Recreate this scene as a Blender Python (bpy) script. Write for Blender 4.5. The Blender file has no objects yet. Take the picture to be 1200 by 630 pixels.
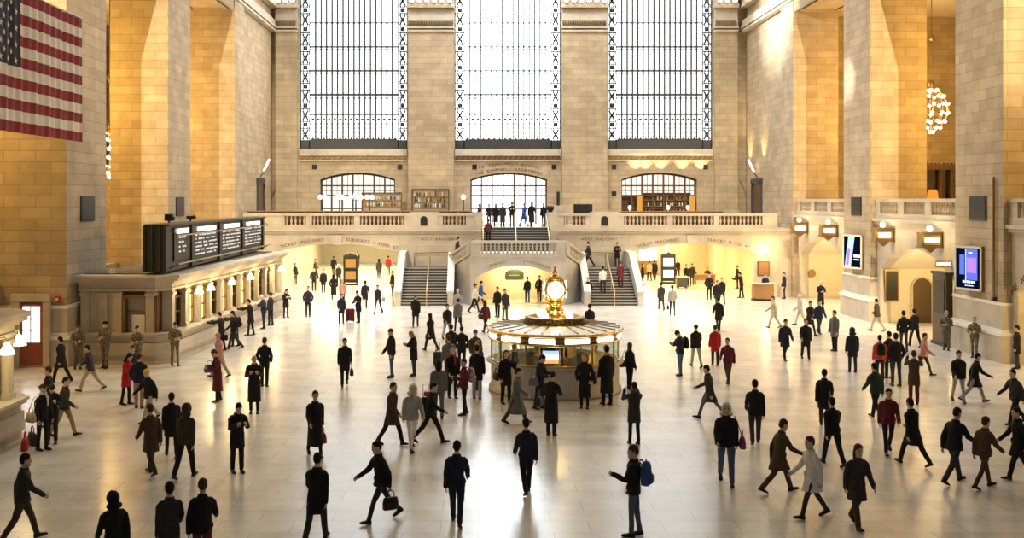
import bpy, math, random
from mathutils import Vector as V, Matrix, Euler, noise
random.seed(7)
PI = math.pi
SC = bpy.context.scene
COL = SC.collection
# ------------------------------------------------------------------ camera
CAMZ, F, VX, HY = 6.6, 1240.0, 560.0, 234.0
cam_d = bpy.data.cameras.new('camera'); cam = bpy.data.objects.new('camera', cam_d); COL.objects.link(cam)
cam.location = (0, 0, CAMZ); cam.rotation_euler = (PI/2, 0, 0)
cam_d.sensor_width = 36; cam_d.lens = 36*F/1200
cam_d.shift_x = (600-VX)/1200; cam_d.shift_y = (HY-315)/1200
cam_d.clip_start = 0.1; cam_d.clip_end = 500
SC.camera = cam
def ground(px, py, z=0.0):
    Y = F*(CAMZ-z)/(py-HY)
    return V(((px-VX)*Y/F, Y, z))
# ------------------------------------------------------------------ materials
MATS = {}
def newmat(name):
    m = bpy.data.materials.new(name); m.use_nodes = True
    nt = m.node_tree; b = nt.nodes['Principled BSDF']
    MATS[name] = m
    return m, nt, b
def plain(name, col, rough=0.6, metal=0.0, noise_amt=0.12, scale=6.0, spec=0.5):
    m, nt, b = newmat(name)
    tc = nt.nodes.new('ShaderNodeTexCoord'); nz = nt.nodes.new('ShaderNodeTexNoise')
    nz.inputs['Scale'].default_value = scale; nz.inputs['Detail'].default_value = 4
    nt.links.new(tc.outputs['Object'], nz.inputs['Vector'])
    mx = nt.nodes.new('ShaderNodeMix'); mx.data_type = 'RGBA'
    mx.inputs['A'].default_value = (*[c*(1-noise_amt) for c in col], 1)
    mx.inputs['B'].default_value = (*[min(1, c*(1+noise_amt)) for c in col], 1)
    nt.links.new(nz.outputs['Fac'], mx.inputs['Factor'])
    nt.links.new(mx.outputs['Result'], b.inputs['Base Color'])
    b.inputs['Roughness'].default_value = rough; b.inputs['Metallic'].default_value = metal
    b.inputs['Specular IOR Level'].default_value = spec
    return m
def emit(name, col, strength):
    m = bpy.data.materials.new(name); m.use_nodes = True; nt = m.node_tree
    nt.nodes.remove(nt.nodes['Principled BSDF'])
    e = nt.nodes.new('ShaderNodeEmission'); e.inputs['Color'].default_value = (*col, 1); e.inputs['Strength'].default_value = strength
    nt.links.new(e.outputs[0], nt.nodes['Material Output'].inputs['Surface']); MATS[name] = m
    return m
def glass(name, tint=(0.9, 0.95, 0.93), refl=0.12):
    m = bpy.data.materials.new(name); m.use_nodes = True; nt = m.node_tree
    nt.nodes.remove(nt.nodes['Principled BSDF'])
    t = nt.nodes.new('ShaderNodeBsdfTransparent'); t.inputs['Color'].default_value = (*tint, 1)
    g = nt.nodes.new('ShaderNodeBsdfGlossy'); g.inputs['Roughness'].default_value = 0.05
    mx = nt.nodes.new('ShaderNodeMixShader'); mx.inputs[0].default_value = refl
    nt.links.new(t.outputs[0], mx.inputs[1]); nt.links.new(g.outputs[0], mx.inputs[2])
    nt.links.new(mx.outputs[0], nt.nodes['Material Output'].inputs['Surface']); MATS[name] = m
    return m
def blocks(name, c1, c2, mortar, bw=1.35, bh=0.5, rough=0.75, msize=0.014, bump=0.35):
    m, nt, b = newmat(name); L = nt.links
    geo = nt.nodes.new('ShaderNodeNewGeometry'); sp = nt.nodes.new('ShaderNodeSeparateXYZ'); L.new(geo.outputs['Position'], sp.inputs[0])
    ad = nt.nodes.new('ShaderNodeMath'); ad.operation = 'ADD'; L.new(sp.outputs['X'], ad.inputs[0]); L.new(sp.outputs['Y'], ad.inputs[1])
    cb = nt.nodes.new('ShaderNodeCombineXYZ'); L.new(ad.outputs[0], cb.inputs['X']); L.new(sp.outputs['Z'], cb.inputs['Y'])
    br = nt.nodes.new('ShaderNodeTexBrick'); L.new(cb.outputs[0], br.inputs['Vector'])
    br.inputs['Color1'].default_value = (*c1, 1); br.inputs['Color2'].default_value = (*c2, 1); br.inputs['Mortar'].default_value = (*mortar, 1)
    br.inputs['Scale'].default_value = 1.0; br.inputs['Mortar Size'].default_value = msize
    br.inputs['Brick Width'].default_value = bw; br.inputs['Row Height'].default_value = bh; br.inputs['Mortar Smooth'].default_value = 0.3
    nz = nt.nodes.new('ShaderNodeTexNoise'); nz.inputs['Scale'].default_value = 0.9; nz.inputs['Detail'].default_value = 6; nz.inputs['Roughness'].default_value = 0.65
    L.new(geo.outputs['Position'], nz.inputs['Vector'])
    rp = nt.nodes.new('ShaderNodeMapRange'); rp.inputs['From Min'].default_value = 0.3; rp.inputs['From Max'].default_value = 0.7
    rp.inputs['To Min'].default_value = 0.8; rp.inputs['To Max'].default_value = 1.12; L.new(nz.outputs['Fac'], rp.inputs['Value'])
    mul = nt.nodes.new('ShaderNodeVectorMath'); mul.operation = 'SCALE'; L.new(br.outputs['Color'], mul.inputs[0]); L.new(rp.outputs[0], mul.inputs['Scale'])
    L.new(mul.outputs[0], b.inputs['Base Color']); b.inputs['Roughness'].default_value = rough
    b.inputs['Specular IOR Level'].default_value = 0.35
    bp = nt.nodes.new('ShaderNodeBump'); bp.inputs['Strength'].default_value = bump; bp.inputs['Distance'].default_value = 0.02; bp.invert = True
    L.new(br.outputs['Fac'], bp.inputs['Height']); L.new(bp.outputs[0], b.inputs['Normal'])
    return m
STONE = blocks('caen_stone_blocks', (0.47, 0.38, 0.265), (0.385, 0.305, 0.205), (0.23, 0.175, 0.11), bw=1.25, bh=0.45, msize=.011)
MARBLE = blocks('cream_marble', (0.56, 0.50, 0.42), (0.51, 0.45, 0.37), (0.36, 0.31, 0.25), bw=2.3, bh=1.15, rough=0.45, msize=0.008, bump=0.15)
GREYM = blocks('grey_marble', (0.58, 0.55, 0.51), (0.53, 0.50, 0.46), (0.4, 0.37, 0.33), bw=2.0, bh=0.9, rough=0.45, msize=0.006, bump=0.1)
PLASTER = plain('cream_plaster', (0.75, 0.68, 0.55), 0.7)
VAULT = plain('vault_plaster', (0.42, 0.50, 0.46), 0.8)
IRON = plain('dark_iron', (0.055, 0.058, 0.06), 0.5, 0.3)
BLACK = plain('black_metal', (0.018, 0.018, 0.019), 0.4, 0.3)
BOARD = plain('board_green_black', (0.035, 0.037, 0.03), 0.45, 0.2)
BRASS = plain('brass', (0.80, 0.55, 0.18), 0.25, 1.0, 0.06)
BRONZE = plain('bronze', (0.30, 0.20, 0.09), 0.35, 0.9)
BRONZED = plain('dark_bronze', (0.09, 0.065, 0.04), 0.4, 0.6)
WOOD = plain('dark_wood', (0.10, 0.045, 0.022), 0.4, 0, 0.3, 12)
WOODM = plain('brown_wood', (0.30, 0.16, 0.07), 0.45, 0, 0.25, 10)
REDWOOD = plain('red_wood', (0.28, 0.07, 0.03), 0.4, 0, 0.2, 10)
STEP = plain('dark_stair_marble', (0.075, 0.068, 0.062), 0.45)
WHITE = plain('white_paint', (0.8, 0.79, 0.76), 0.5, 0, 0.04)
LETTER = plain('bronze_lettering', (0.13, 0.09, 0.055), 0.5, 0.4)
GREENS = plain('green_sign', (0.015, 0.035, 0.02), 0.4)
ROOF = plain('booth_roof_panel', (0.74, 0.74, 0.70), 0.3, 0.0)
GLASS = glass('clear_glass')
DGLASS = glass('smoked_glass', (0.35, 0.35, 0.33), 0.15)
SKYGLASS = emit('daylit_window_glass', (0.86, 0.94, 1.0), 5.0); SKYSIDE = emit('daylit_side_window_glass', (0.90, 0.95, 1.0), 2.3)
EASTGLASS = emit('daylit_east_glass', (0.93, 0.97, 1.0), 0.15)
DOORGLASS = emit('daylit_door_glass', (0.95, 0.97, 1.0), 1.6)
PALEGLASS = emit('lit_pale_glass', (1.0, 0.9, 0.75), 0.75)
WARMPANE = emit('warm_lit_pane', (1.0, 0.72, 0.28), 1.5)
BULB = emit('lamp_bulb', (1.0, 0.78, 0.42), 14.0)
GLOBE = emit('globe_lamp_glass', (1.0, 0.85, 0.58), 4.0)
SOFTW = emit('lit_white_panel', (1.0, 0.97, 0.86), 2.2)
SIGNLIT = emit('lit_sign_panel', (1.0, 0.93, 0.7), 2.4)
BOARDTXT = emit('board_lit_text', (0.95, 0.95, 0.85), 0.5)
DIALM = emit('opal_dial', (1.0, 0.96, 0.82), 1.8)
ORANGE = emit('orange_lamp_shade', (1.0, 0.26, 0.035), 0.8)
SCRB = emit('screen_blue', (0.10, 0.16, 0.62), 0.9)
SCRK = emit('screen_black', (0.004, 0.006, 0.02), 0.5)
SCRP = emit('screen_violet', (0.42, 0.20, 0.62), 0.9)
SCRL = emit('screen_pale_blue', (0.40, 0.55, 1.0), 1.1)
SCRW = emit('screen_white', (0.9, 0.93, 1.0), 1.2)
SCRO = emit('screen_orange', (1.0, 0.45, 0.15), 0.9)
POSTER = emit('lit_poster', (0.95, 1.0, 0.98), 1.3)
ORPAN = emit('orange_panel', (1.0, 0.45, 0.09), 0.5)
FLAGR = plain('flag_red', (0.27, 0.018, 0.03), 0.8, 0, 0.06)
FLAGW = plain('flag_white', (0.82, 0.78, 0.76), 0.8, 0, 0.04)
FLAGB = plain('flag_blue', (0.014, 0.018, 0.055), 0.8, 0, 0.06)
REDP = plain('red_paint', (0.5, 0.03, 0.02), 0.4)
DIRTYW = plain('window_board', (0.42, 0.40, 0.33), 0.6)
BOTTLE = plain('bottle_glass', (0.10, 0.07, 0.03), 0.15)
BOTTLE2 = plain('amber_bottle_glass', (0.45, 0.22, 0.05), 0.15)
BOTTLE3 = plain('pale_bottle_glass', (0.6, 0.62, 0.55), 0.15)
# colour per object for clothes: one cloth material that reads the object's colour
def objcol(name, rough, weave):
    m, nt, b = newmat(name); L = nt.links
    oi = nt.nodes.new('ShaderNodeObjectInfo'); tc = nt.nodes.new('ShaderNodeTexCoord'); nz = nt.nodes.new('ShaderNodeTexNoise')
    nz.inputs['Scale'].default_value = weave; nz.inputs['Detail'].default_value = 3; L.new(tc.outputs['Object'], nz.inputs['Vector'])
    rp = nt.nodes.new('ShaderNodeMapRange'); rp.inputs['To Min'].default_value = 0.75; rp.inputs['To Max'].default_value = 1.25; L.new(nz.outputs['Fac'], rp.inputs['Value'])
    mul = nt.nodes.new('ShaderNodeVectorMath'); mul.operation = 'SCALE'; L.new(oi.outputs['Color'], mul.inputs[0]); L.new(rp.outputs[0], mul.inputs['Scale'])
    L.new(mul.outputs[0], b.inputs['Base Color']); b.inputs['Roughness'].default_value = rough; b.inputs['Specular IOR Level'].default_value = 0.3
    return m
CLOTH = objcol('cloth', 0.85, 14.0); SKIN = objcol('skin', 0.55, 9.0); LEATHER = objcol('leather', 0.45, 20.0)
EYE = plain('eye_dark', (0.03, 0.02, 0.02), 0.3); LIP = plain('lips', (0.42, 0.16, 0.13), 0.5)
def camo_mat():
    m, nt, b = newmat('camouflage_cloth'); L = nt.links
    tc = nt.nodes.new('ShaderNodeTexCoord'); nz = nt.nodes.new('ShaderNodeTexNoise'); nz.inputs['Scale'].default_value = 20; nz.inputs['Detail'].default_value = 2
    L.new(tc.outputs['Object'], nz.inputs['Vector']); cr = nt.nodes.new('ShaderNodeValToRGB'); cr.color_ramp.interpolation = 'CONSTANT'
    e = cr.color_ramp.elements; e[0].color = (0.07, 0.06, 0.035, 1); e[1].position = 0.45; e[1].color = (0.15, 0.13, 0.085, 1)
    n = e.new(0.55); n.color = (0.25, 0.22, 0.16, 1)
    L.new(nz.outputs['Fac'], cr.inputs[0]); L.new(cr.outputs[0], b.inputs['Base Color']); b.inputs['Roughness'].default_value = 0.9
    return m
CAMO = camo_mat()
def plaid_mat():
    m, nt, b = newmat('plaid_cloth'); L = nt.links
    tc = nt.nodes.new('ShaderNodeTexCoord'); mp = nt.nodes.new('ShaderNodeMapping'); mp.inputs['Scale'].default_value = (1, 1, 1)
    L.new(tc.outputs['Object'], mp.inputs[0]); ck = nt.nodes.new('ShaderNodeTexChecker'); ck.inputs['Scale'].default_value = 14
    ck.inputs['Color1'].default_value = (0.36, 0.12, 0.17, 1); ck.inputs['Color2'].default_value = (0.42, 0.40, 0.44, 1)
    L.new(mp.outputs[0], ck.inputs['Vector']); L.new(ck.outputs['Color'], b.inputs['Base Color']); b.inputs['Roughness'].default_value = 0.8
    return m
PLAID = plaid_mat()
def floor_mat():
    m, nt, b = newmat('tennessee_marble_floor'); L = nt.links
    geo = nt.nodes.new('ShaderNodeNewGeometry'); br = nt.nodes.new('ShaderNodeTexBrick'); L.new(geo.outputs['Position'], br.inputs['Vector'])
    br.inputs['Color1'].default_value = (0.74, 0.715, 0.68, 1); br.inputs['Color2'].default_value = (0.65, 0.625, 0.59, 1); br.inputs['Mortar'].default_value = (0.44, 0.41, 0.37, 1)
    br.inputs['Scale'].default_value = 1.0; br.inputs['Mortar Size'].default_value = 0.008; br.inputs['Brick Width'].default_value = 1.5; br.inputs['Row Height'].default_value = 0.75
    nz = nt.nodes.new('ShaderNodeTexNoise'); nz.inputs['Scale'].default_value = 0.7; nz.inputs['Detail'].default_value = 8; nz.inputs['Roughness'].default_value = 0.7
    L.new(geo.outputs['Position'], nz.inputs['Vector'])
    rp = nt.nodes.new('ShaderNodeMapRange'); rp.inputs['From Min'].default_value = 0.3; rp.inputs['From Max'].default_value = 0.7
    rp.inputs['To Min'].default_value = 0.82; rp.inputs['To Max'].default_value = 1.12; L.new(nz.outputs['Fac'], rp.inputs['Value'])
    mul = nt.nodes.new('ShaderNodeVectorMath'); mul.operation = 'SCALE'; L.new(br.outputs['Color'], mul.inputs[0]); L.new(rp.outputs[0], mul.inputs['Scale'])
    L.new(mul.outputs[0], b.inputs['Base Color'])
    r2 = nt.nodes.new('ShaderNodeMapRange'); r2.inputs['To Min'].default_value = 0.15; r2.inputs['To Max'].default_value = 0.30; L.new(nz.outputs['Fac'], r2.inputs['Value'])
    L.new(r2.outputs[0], b.inputs['Roughness']); b.inputs['Specular IOR Level'].default_value = 0.85
    return m
FLOORM = floor_mat()
# ------------------------------------------------------------------ mesh builder
class MB:
    def __init__(s): s.v = []; s.f = []; s.m = []; s.s = []
    def add(s, vs, fs, mi=0, smooth=False):
        b = len(s.v); s.v.extend(V(p) for p in vs)
        for f in fs: s.f.append(tuple(b+i for i in f)); s.m.append(mi); s.s.append(smooth)
        return s
    def box(s, x0, x1, y0, y1, z0, z1, mi=0):
        vs = [(x0,y0,z0),(x1,y0,z0),(x1,y1,z0),(x0,y1,z0),(x0,y0,z1),(x1,y0,z1),(x1,y1,z1),(x0,y1,z1)]
        return s.add(vs, [(0,3,2,1),(4,5,6,7),(0,1,5,4),(1,2,6,5),(2,3,7,6),(3,0,4,7)], mi)
    def prism(s, poly, d0, d1, axis='y', mi=0):
        # poly in (u,w): axis y -> (u, d, w) ; axis x -> (d, u, w) ; axis z -> (u, w, d)
        mp = {'y': lambda u, w, d: (u, d, w), 'x': lambda u, w, d: (d, u, w), 'z': lambda u, w, d: (u, w, d)}[axis]
        n = len(poly); vs = [mp(u, w, d0) for u, w in poly]+[mp(u, w, d1) for u, w in poly]
        fs = [tuple(range(n-1, -1, -1)), tuple(range(n, 2*n))]+[(i, (i+1) % n, n+(i+1) % n, n+i) for i in range(n)]
        return s.add(vs, fs, mi)
    def lathe(s, prof, c=(0,0,0), seg=16, mi=0, smooth=True, sx=1, sy=1, cap=True):
        vs = []; fs = []
        for r, z in prof:
            for k in range(seg):
                a = 2*PI*k/seg; vs.append((c[0]+r*sx*math.cos(a), c[1]+r*sy*math.sin(a), c[2]+z))
        for i in range(len(prof)-1):
            for k in range(seg):
                k2 = (k+1) % seg; fs.append((i*seg+k, i*seg+k2, (i+1)*seg+k2, (i+1)*seg+k))
        if cap: fs.append(tuple(range(seg-1, -1, -1))); fs.append(tuple((len(prof)-1)*seg+k for k in range(seg)))
        return s.add(vs, fs, mi, smooth)
    def ball(s, c, r, seg=14, rings=8, mi=0, sx=1, sy=1, sz=1):
        prof = [(max(1e-4, r*math.sin(PI*i/rings)), -r*sz*math.cos(PI*i/rings)) for i in range(rings+1)]
        return s.lathe(prof, c, seg, mi, True, sx, sy)
    def tube(s, pts, rad, seg=8, mi=0, cap=True, flat=1.0, up=None):
        pts = [V(p) for p in pts]; n = len(pts)
        if not hasattr(rad, '__len__'): rad = [rad]*n
        if cap:   # rounded ends
            d0 = (pts[0]-pts[1]).normalized(); d1 = (pts[-1]-pts[-2]).normalized(); r0 = rad[0]; r1 = rad[-1]
            pts = [pts[0]+d0*r0*.95, pts[0]+d0*r0*.6]+pts+[pts[-1]+d1*r1*.6, pts[-1]+d1*r1*.95]
            rad = [r0*.3, r0*.8]+list(rad)+[r1*.8, r1*.3]; n = len(pts)
        rings = []; prev = None
        for i, p in enumerate(pts):
            t = ((pts[min(i+1, n-1)]-pts[max(i-1, 0)])).normalized()
            if prev is None:
                a = V(up) if up is not None else (V((0,0,1)) if abs(t.z) < .9 else V((1,0,0)))
                prev = (a-t*a.dot(t)).normalized()
            else: prev = (prev-t*prev.dot(t)).normalized()
            bnv = t.cross(prev); r = rad[i]
            rings.append([p+(prev*math.cos(2*PI*k/seg)*flat+bnv*math.sin(2*PI*k/seg))*r for k in range(seg)])
        vs = [q for rg in rings for q in rg]; fs = []
        for i in range(n-1):
            for k in range(seg):
                k2 = (k+1) % seg; fs.append((i*seg+k, i*seg+k2, (i+1)*seg+k2, (i+1)*seg+k))
        fs.append(tuple(range(seg-1, -1, -1))); fs.append(tuple((n-1)*seg+k for k in range(seg)))
        return s.add(vs, fs, mi, True)
    def loft(s, rings, mi=0, smooth=True):
        n = len(rings); seg = len(rings[0]); vs = [q for rg in rings for q in rg]; fs = []
        for i in range(n-1):
            for k in range(seg):
                k2 = (k+1) % seg; fs.append((i*seg+k, i*seg+k2, (i+1)*seg+k2, (i+1)*seg+k))
        fs.append(tuple(range(seg-1, -1, -1))); fs.append(tuple((n-1)*seg+k for k in range(seg)))
        return s.add(vs, fs, mi, smooth)
    def mesh(s, name, mats, origin=(0,0,0)):
        me = bpy.data.meshes.new(name); o = V(origin)
        me.from_pydata([p-o for p in s.v], [], s.f)
        for m in (mats if isinstance(mats, (list, tuple)) else [mats]): me.materials.append(m)
        me.polygons.foreach_set('material_index', s.m); me.polygons.foreach_set('use_smooth', s.s)
        me.update(); return me
    def build(s, name, mats, parent=None, origin=None):
        if origin is None:
            if parent is not None: origin = V(wloc(parent))
            else:
                xs = [p.x for p in s.v]; ys = [p.y for p in s.v]; zs = [p.z for p in s.v]
                origin = V(((min(xs)+max(xs))/2, (min(ys)+max(ys))/2, min(zs)))
        me = s.mesh(name, mats, origin)
        ob = bpy.data.objects.new(name, me); COL.objects.link(ob)
        if parent is not None:
            ob.parent = parent; ob.location = V(origin)-wloc(parent)
        else: ob.location = origin
        return ob
def wloc(o):
    p = V(o.location)
    while o.parent is not None:
        o = o.parent; p += o.location
    return p
def tag(o, label=None, cat=None, group=None, kind=None):
    if label: o['label'] = label
    if cat: o['category'] = cat
    if group: o['group'] = group
    if kind: o['kind'] = kind
    return o
def empty(name, loc, rz=0):
    o = bpy.data.objects.new(name, None); COL.objects.link(o); o.location = loc; o.rotation_euler = (0, 0, rz); o.empty_display_size = 0.2
    return o
def thing(name, loc, label, cat, group=None, rz=0):
    return tag(empty(name, loc, rz), label, cat, group)
def dup(root, loc, rz=None, label=None):
    r = root.copy(); COL.objects.link(r); r.location = loc
    if rz is not None: r.rotation_euler = (0, 0, rz)
    if label: r['label'] = label
    for ch in list(root.children):
        c = ch.copy(); COL.objects.link(c); c.parent = r
        for g in list(ch.children):
            d = g.copy(); COL.objects.link(d); d.parent = c
    return r
def struct(mb, name, mats, label=None, parent=None):
    o = mb.build(name, mats, parent)
    if parent is None: tag(o, label, 'building', None, 'structure')
    return o
def share(name, me, parent, loc):
    o = bpy.data.objects.new(name, me); COL.objects.link(o); o.parent = parent; o.location = V(loc)-wloc(parent); return o
def arch_curve(u0, u1, spring, crown, n=20):
    # segmental arch from (u0,spring) over crown to (u1,spring)
    h = crown-spring; w = (u1-u0)/2; R = (w*w+h*h)/(2*h); c = (u0+u1)/2; zc = crown-R; a = math.asin(min(1, w/R))
    return [(c+R*math.sin(-a+2*a*i/n), zc+R*math.cos(-a+2*a*i/n)) for i in range(n+1)]
def wall_arch(mb, u0, u1, z0, z1, o0, o1, oz, spring, crown, d0, d1, axis, mi=0):
    if o0 > u0: mb.prism([(u0,z0),(o0,z0),(o0,z1),(u0,z1)], d0, d1, axis, mi)
    if o1 < u1: mb.prism([(o1,z0),(u1,z0),(u1,z1),(o1,z1)], d0, d1, axis, mi)
    if oz > z0: mb.prism([(o0,z0),(o1,z0),(o1,oz),(o0,oz)], d0, d1, axis, mi)
    mb.prism([(o0,z1)]+arch_curve(o0, o1, spring, crown)+[(o1,z1)], d0, d1, axis, mi)
_FONT = {}
TMPS = bpy.data.scenes.new('tmp_scene'); TMPV = TMPS.view_layers[0]
def evaluated(ob):
    TMPS.collection.objects.link(ob); TMPV.update()
    me = bpy.data.meshes.new_from_object(ob.evaluated_get(TMPV.depsgraph)); TMPS.collection.objects.unlink(ob); return me
def glyph(ch, size, ext):
    k = (ch, size, ext)
    if k not in _FONT:
        cu = bpy.data.curves.new('glyph', 'FONT'); cu.body = ch; cu.size = size; cu.extrude = ext; cu.align_x = 'LEFT'; cu.resolution_u = 3
        ob = bpy.data.objects.new('glyph', cu); me = evaluated(ob)
        vs = [tuple(v.co) for v in me.vertices]; fs = [tuple(p.vertices) for p in me.polygons]
        w = (max(v[0] for v in vs)-min(v[0] for v in vs)) if vs else 0; x0 = min((v[0] for v in vs), default=0)
        bpy.data.objects.remove(ob); bpy.data.curves.remove(cu); bpy.data.meshes.remove(me)
        _FONT[k] = ([(v[0]-x0, v[1], v[2]) for v in vs], fs, w)
    return _FONT[k]
def text_on(mb, txt, size, place, gap=0.18, ext=0.015, mi=0, word=0.5):
    """place(s) -> (origin, right, up, normal) at arc length s; text centred on s=0"""
    ws = [(word*size if c == ' ' else glyph(c, size, ext)[2]) for c in txt]
    tot = sum(ws)+gap*size*(len(txt)-1); s = -tot/2
    for c, w in zip(txt, ws):
        if c != ' ':
            vs, fs, _ = glyph(c, size, ext); o, r, u, n = place(s+w/2)
            mb.add([o+r*(x-w/2)+u*y+n*z for x, y, z in vs], fs, mi)
        s += w+gap*size
def remesh(mb, voxel, smooth_it=2, fac=0.5, mats=(), name='cloth'):
    me = mb.mesh('tmp', []); ob = bpy.data.objects.new('tmp', me)
    r = ob.modifiers.new('r', 'REMESH'); r.mode = 'VOXEL'; r.voxel_size = voxel; r.use_smooth_shade = True
    if smooth_it:
        s = ob.modifiers.new('s', 'SMOOTH'); s.factor = fac; s.iterations = smooth_it
    out = evaluated(ob)
    bpy.data.objects.remove(ob); bpy.data.meshes.remove(me); out.name = name
    for m in mats: out.materials.append(m)
    for p in out.polygons: p.use_smooth = True
    return out
# ------------------------------------------------------------------ the setting
def beam(mb, A, B, w, h, mi=0):
    A = V(A); B = V(B); d = (B-A); d.z = 0; d.normalize(); n = V((-d.y, d.x, 0))*w/2; u = V((0,0,h))
    vs = [A-n, B-n, B+n, A+n, A-n+u, B-n+u, B+n+u, A+n+u]
    return mb.add(vs, [(0,3,2,1),(4,5,6,7),(0,1,5,4),(1,2,6,5),(2,3,7,6),(3,0,4,7)], mi)
MB.beam = beam
XL, XR, YB, YF, ZB, ZS = -16.3, 21.3, 85.5, 72.0, 4.65, 5.6
LINT, TOP = 19.3, 31.0
struct(MB().box(-33, 38, -8, 113, -0.4, 0), 'floor', FLOORM, 'pale polished marble floor of the great hall')
# vaulted ceiling
mb = MB(); cv = arch_curve(XL-3.4, XR+3.4, TOP-0.2, 38.5, 24); outer = [(u, w+0.6) for u, w in cv]
for i in range(len(cv)-1): mb.prism([cv[i], cv[i+1], outer[i+1], outer[i]], -8, 87, 'y')
struct(mb, 'ceiling', VAULT, 'pale green barrel vault over the hall')
# west wall with three tall windows and three arched openings
WIN = [(-14.4, -5.72), (-1.86, 6.7), (10.48, 18.98)]
OPN = [(-12.75, -6.7), (-0.6, 5.6), (11.6, 17.7)]
ZSILL, ZWT = 10.7, 27.5
mb = MB()
edges = [XL-3.2]+[e for w in WIN for e in w]+[XR+3.2]
for i in range(0, len(edges), 2): mb.box(edges[i], edges[i+1], YB, YB+1.2, 4.0, TOP)
for (a, b), (o0, o1) in zip(WIN, OPN):
    wall_arch(mb, a, b, 4.0, ZSILL, o0, o1, 4.0, 8.25, 8.8, YB, YB+1.2, 'y')
    mb.box(a, b, YB, YB+1.2, ZWT, TOP)
struct(mb, 'wall_west', STONE, 'far stone wall with three tall windows')
# pilasters of the west wall
for n, (a, b) in enumerate([(-16.25, -14.55), (-5.6, -1.95), (6.78, 10.4), (19.05, 20.85)]):
    mb = MB().box(a, b, YB-0.55, YB, ZB, 20.1); mb.box(a-0.12, b+0.12, YB-0.67, YB, ZB, ZB+1.1)
    p = struct(mb, 'pillar', STONE, ['corner pilaster left of the left tall window', 'broad pilaster between left and middle tall windows',
               'broad pilaster between middle and right tall windows', 'corner pilaster right of the right tall window'][n])
    mb = MB()
    for z0, z1, o in ((20.1, 20.25, .10), (20.35, 20.55, .16), (20.55, 21.0, .06), (21.0, 22.0, .02), (22.0, 22.3, .22), (22.3, 23.2, .1), (23.2, 23.6, .5), (23.6, 24.0, .8)):
        mb.box(a-o*.4, b+o*.4, YB-0.55-o, YB, z0, z1, 1)
    k = int((b-a)/0.14)
    for i in range(k): mb.box(a+0.14*i+0.03, a+0.14*i+0.1, YB-0.78, YB-0.5, 20.6, 20.95, 2)
    mb.box(a, b, YB-.74, YB-.5, 21.9, 22.15, 2)
    k2 = max(2, round((b-a)/0.62))
    for i in range(k2): mb.lathe([(.16, 22.35), (.22, 22.7), (.12, 23.0), (.2, 23.2)], (a+(b-a)*(i+.5)/k2, YB-.75, 0), 10, 1)
    mb.build('capital', [STONE, MARBLE, BRONZE], p)
    for i in range(k2):
        g = MB().ball((a+(b-a)*(i+.5)/k2, YB-0.95, 22.55), 0.2, 10, 6).build('bulb', GLOBE, p)
# window sills, wave frieze and small vents of the west wall
mb = MB()
for a, b in WIN:
    mb.box(a, b, YB-.14, YB, ZSILL-.55, ZSILL-.3); mb.box(a, b, YB-.1, YB, ZSILL-.3, ZSILL); mb.box(a, b, YB-.12, YB, 9.72, 9.82)
    n = int((b-a)/.42)
    for i in range(n):
        x = a+(i+.5)*(b-a)/n; mb.prism([(x-.2, 9.86), (x+.05, 9.86), (x+.2, 10.1), (x-.02, 10.1)], YB-.1, YB, 'y', 1)
struct(mb, 'trim_1', [MARBLE, BRONZE], 'carved wave frieze under the tall windows')
mb = MB()
for x, z in ((-6.3, 9.25), (-.27, 9.25), (6.15, 9.25), (11.0, 9.25), (11.0, 7.1), (-13.2, 9.25), (18.4, 9.25)): mb.box(x-.19, x+.19, YB-.03, YB+.02, z-.19, z+.19)
struct(mb, 'trim_2', BLACK, 'small square dark vents in the far wall')
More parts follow.
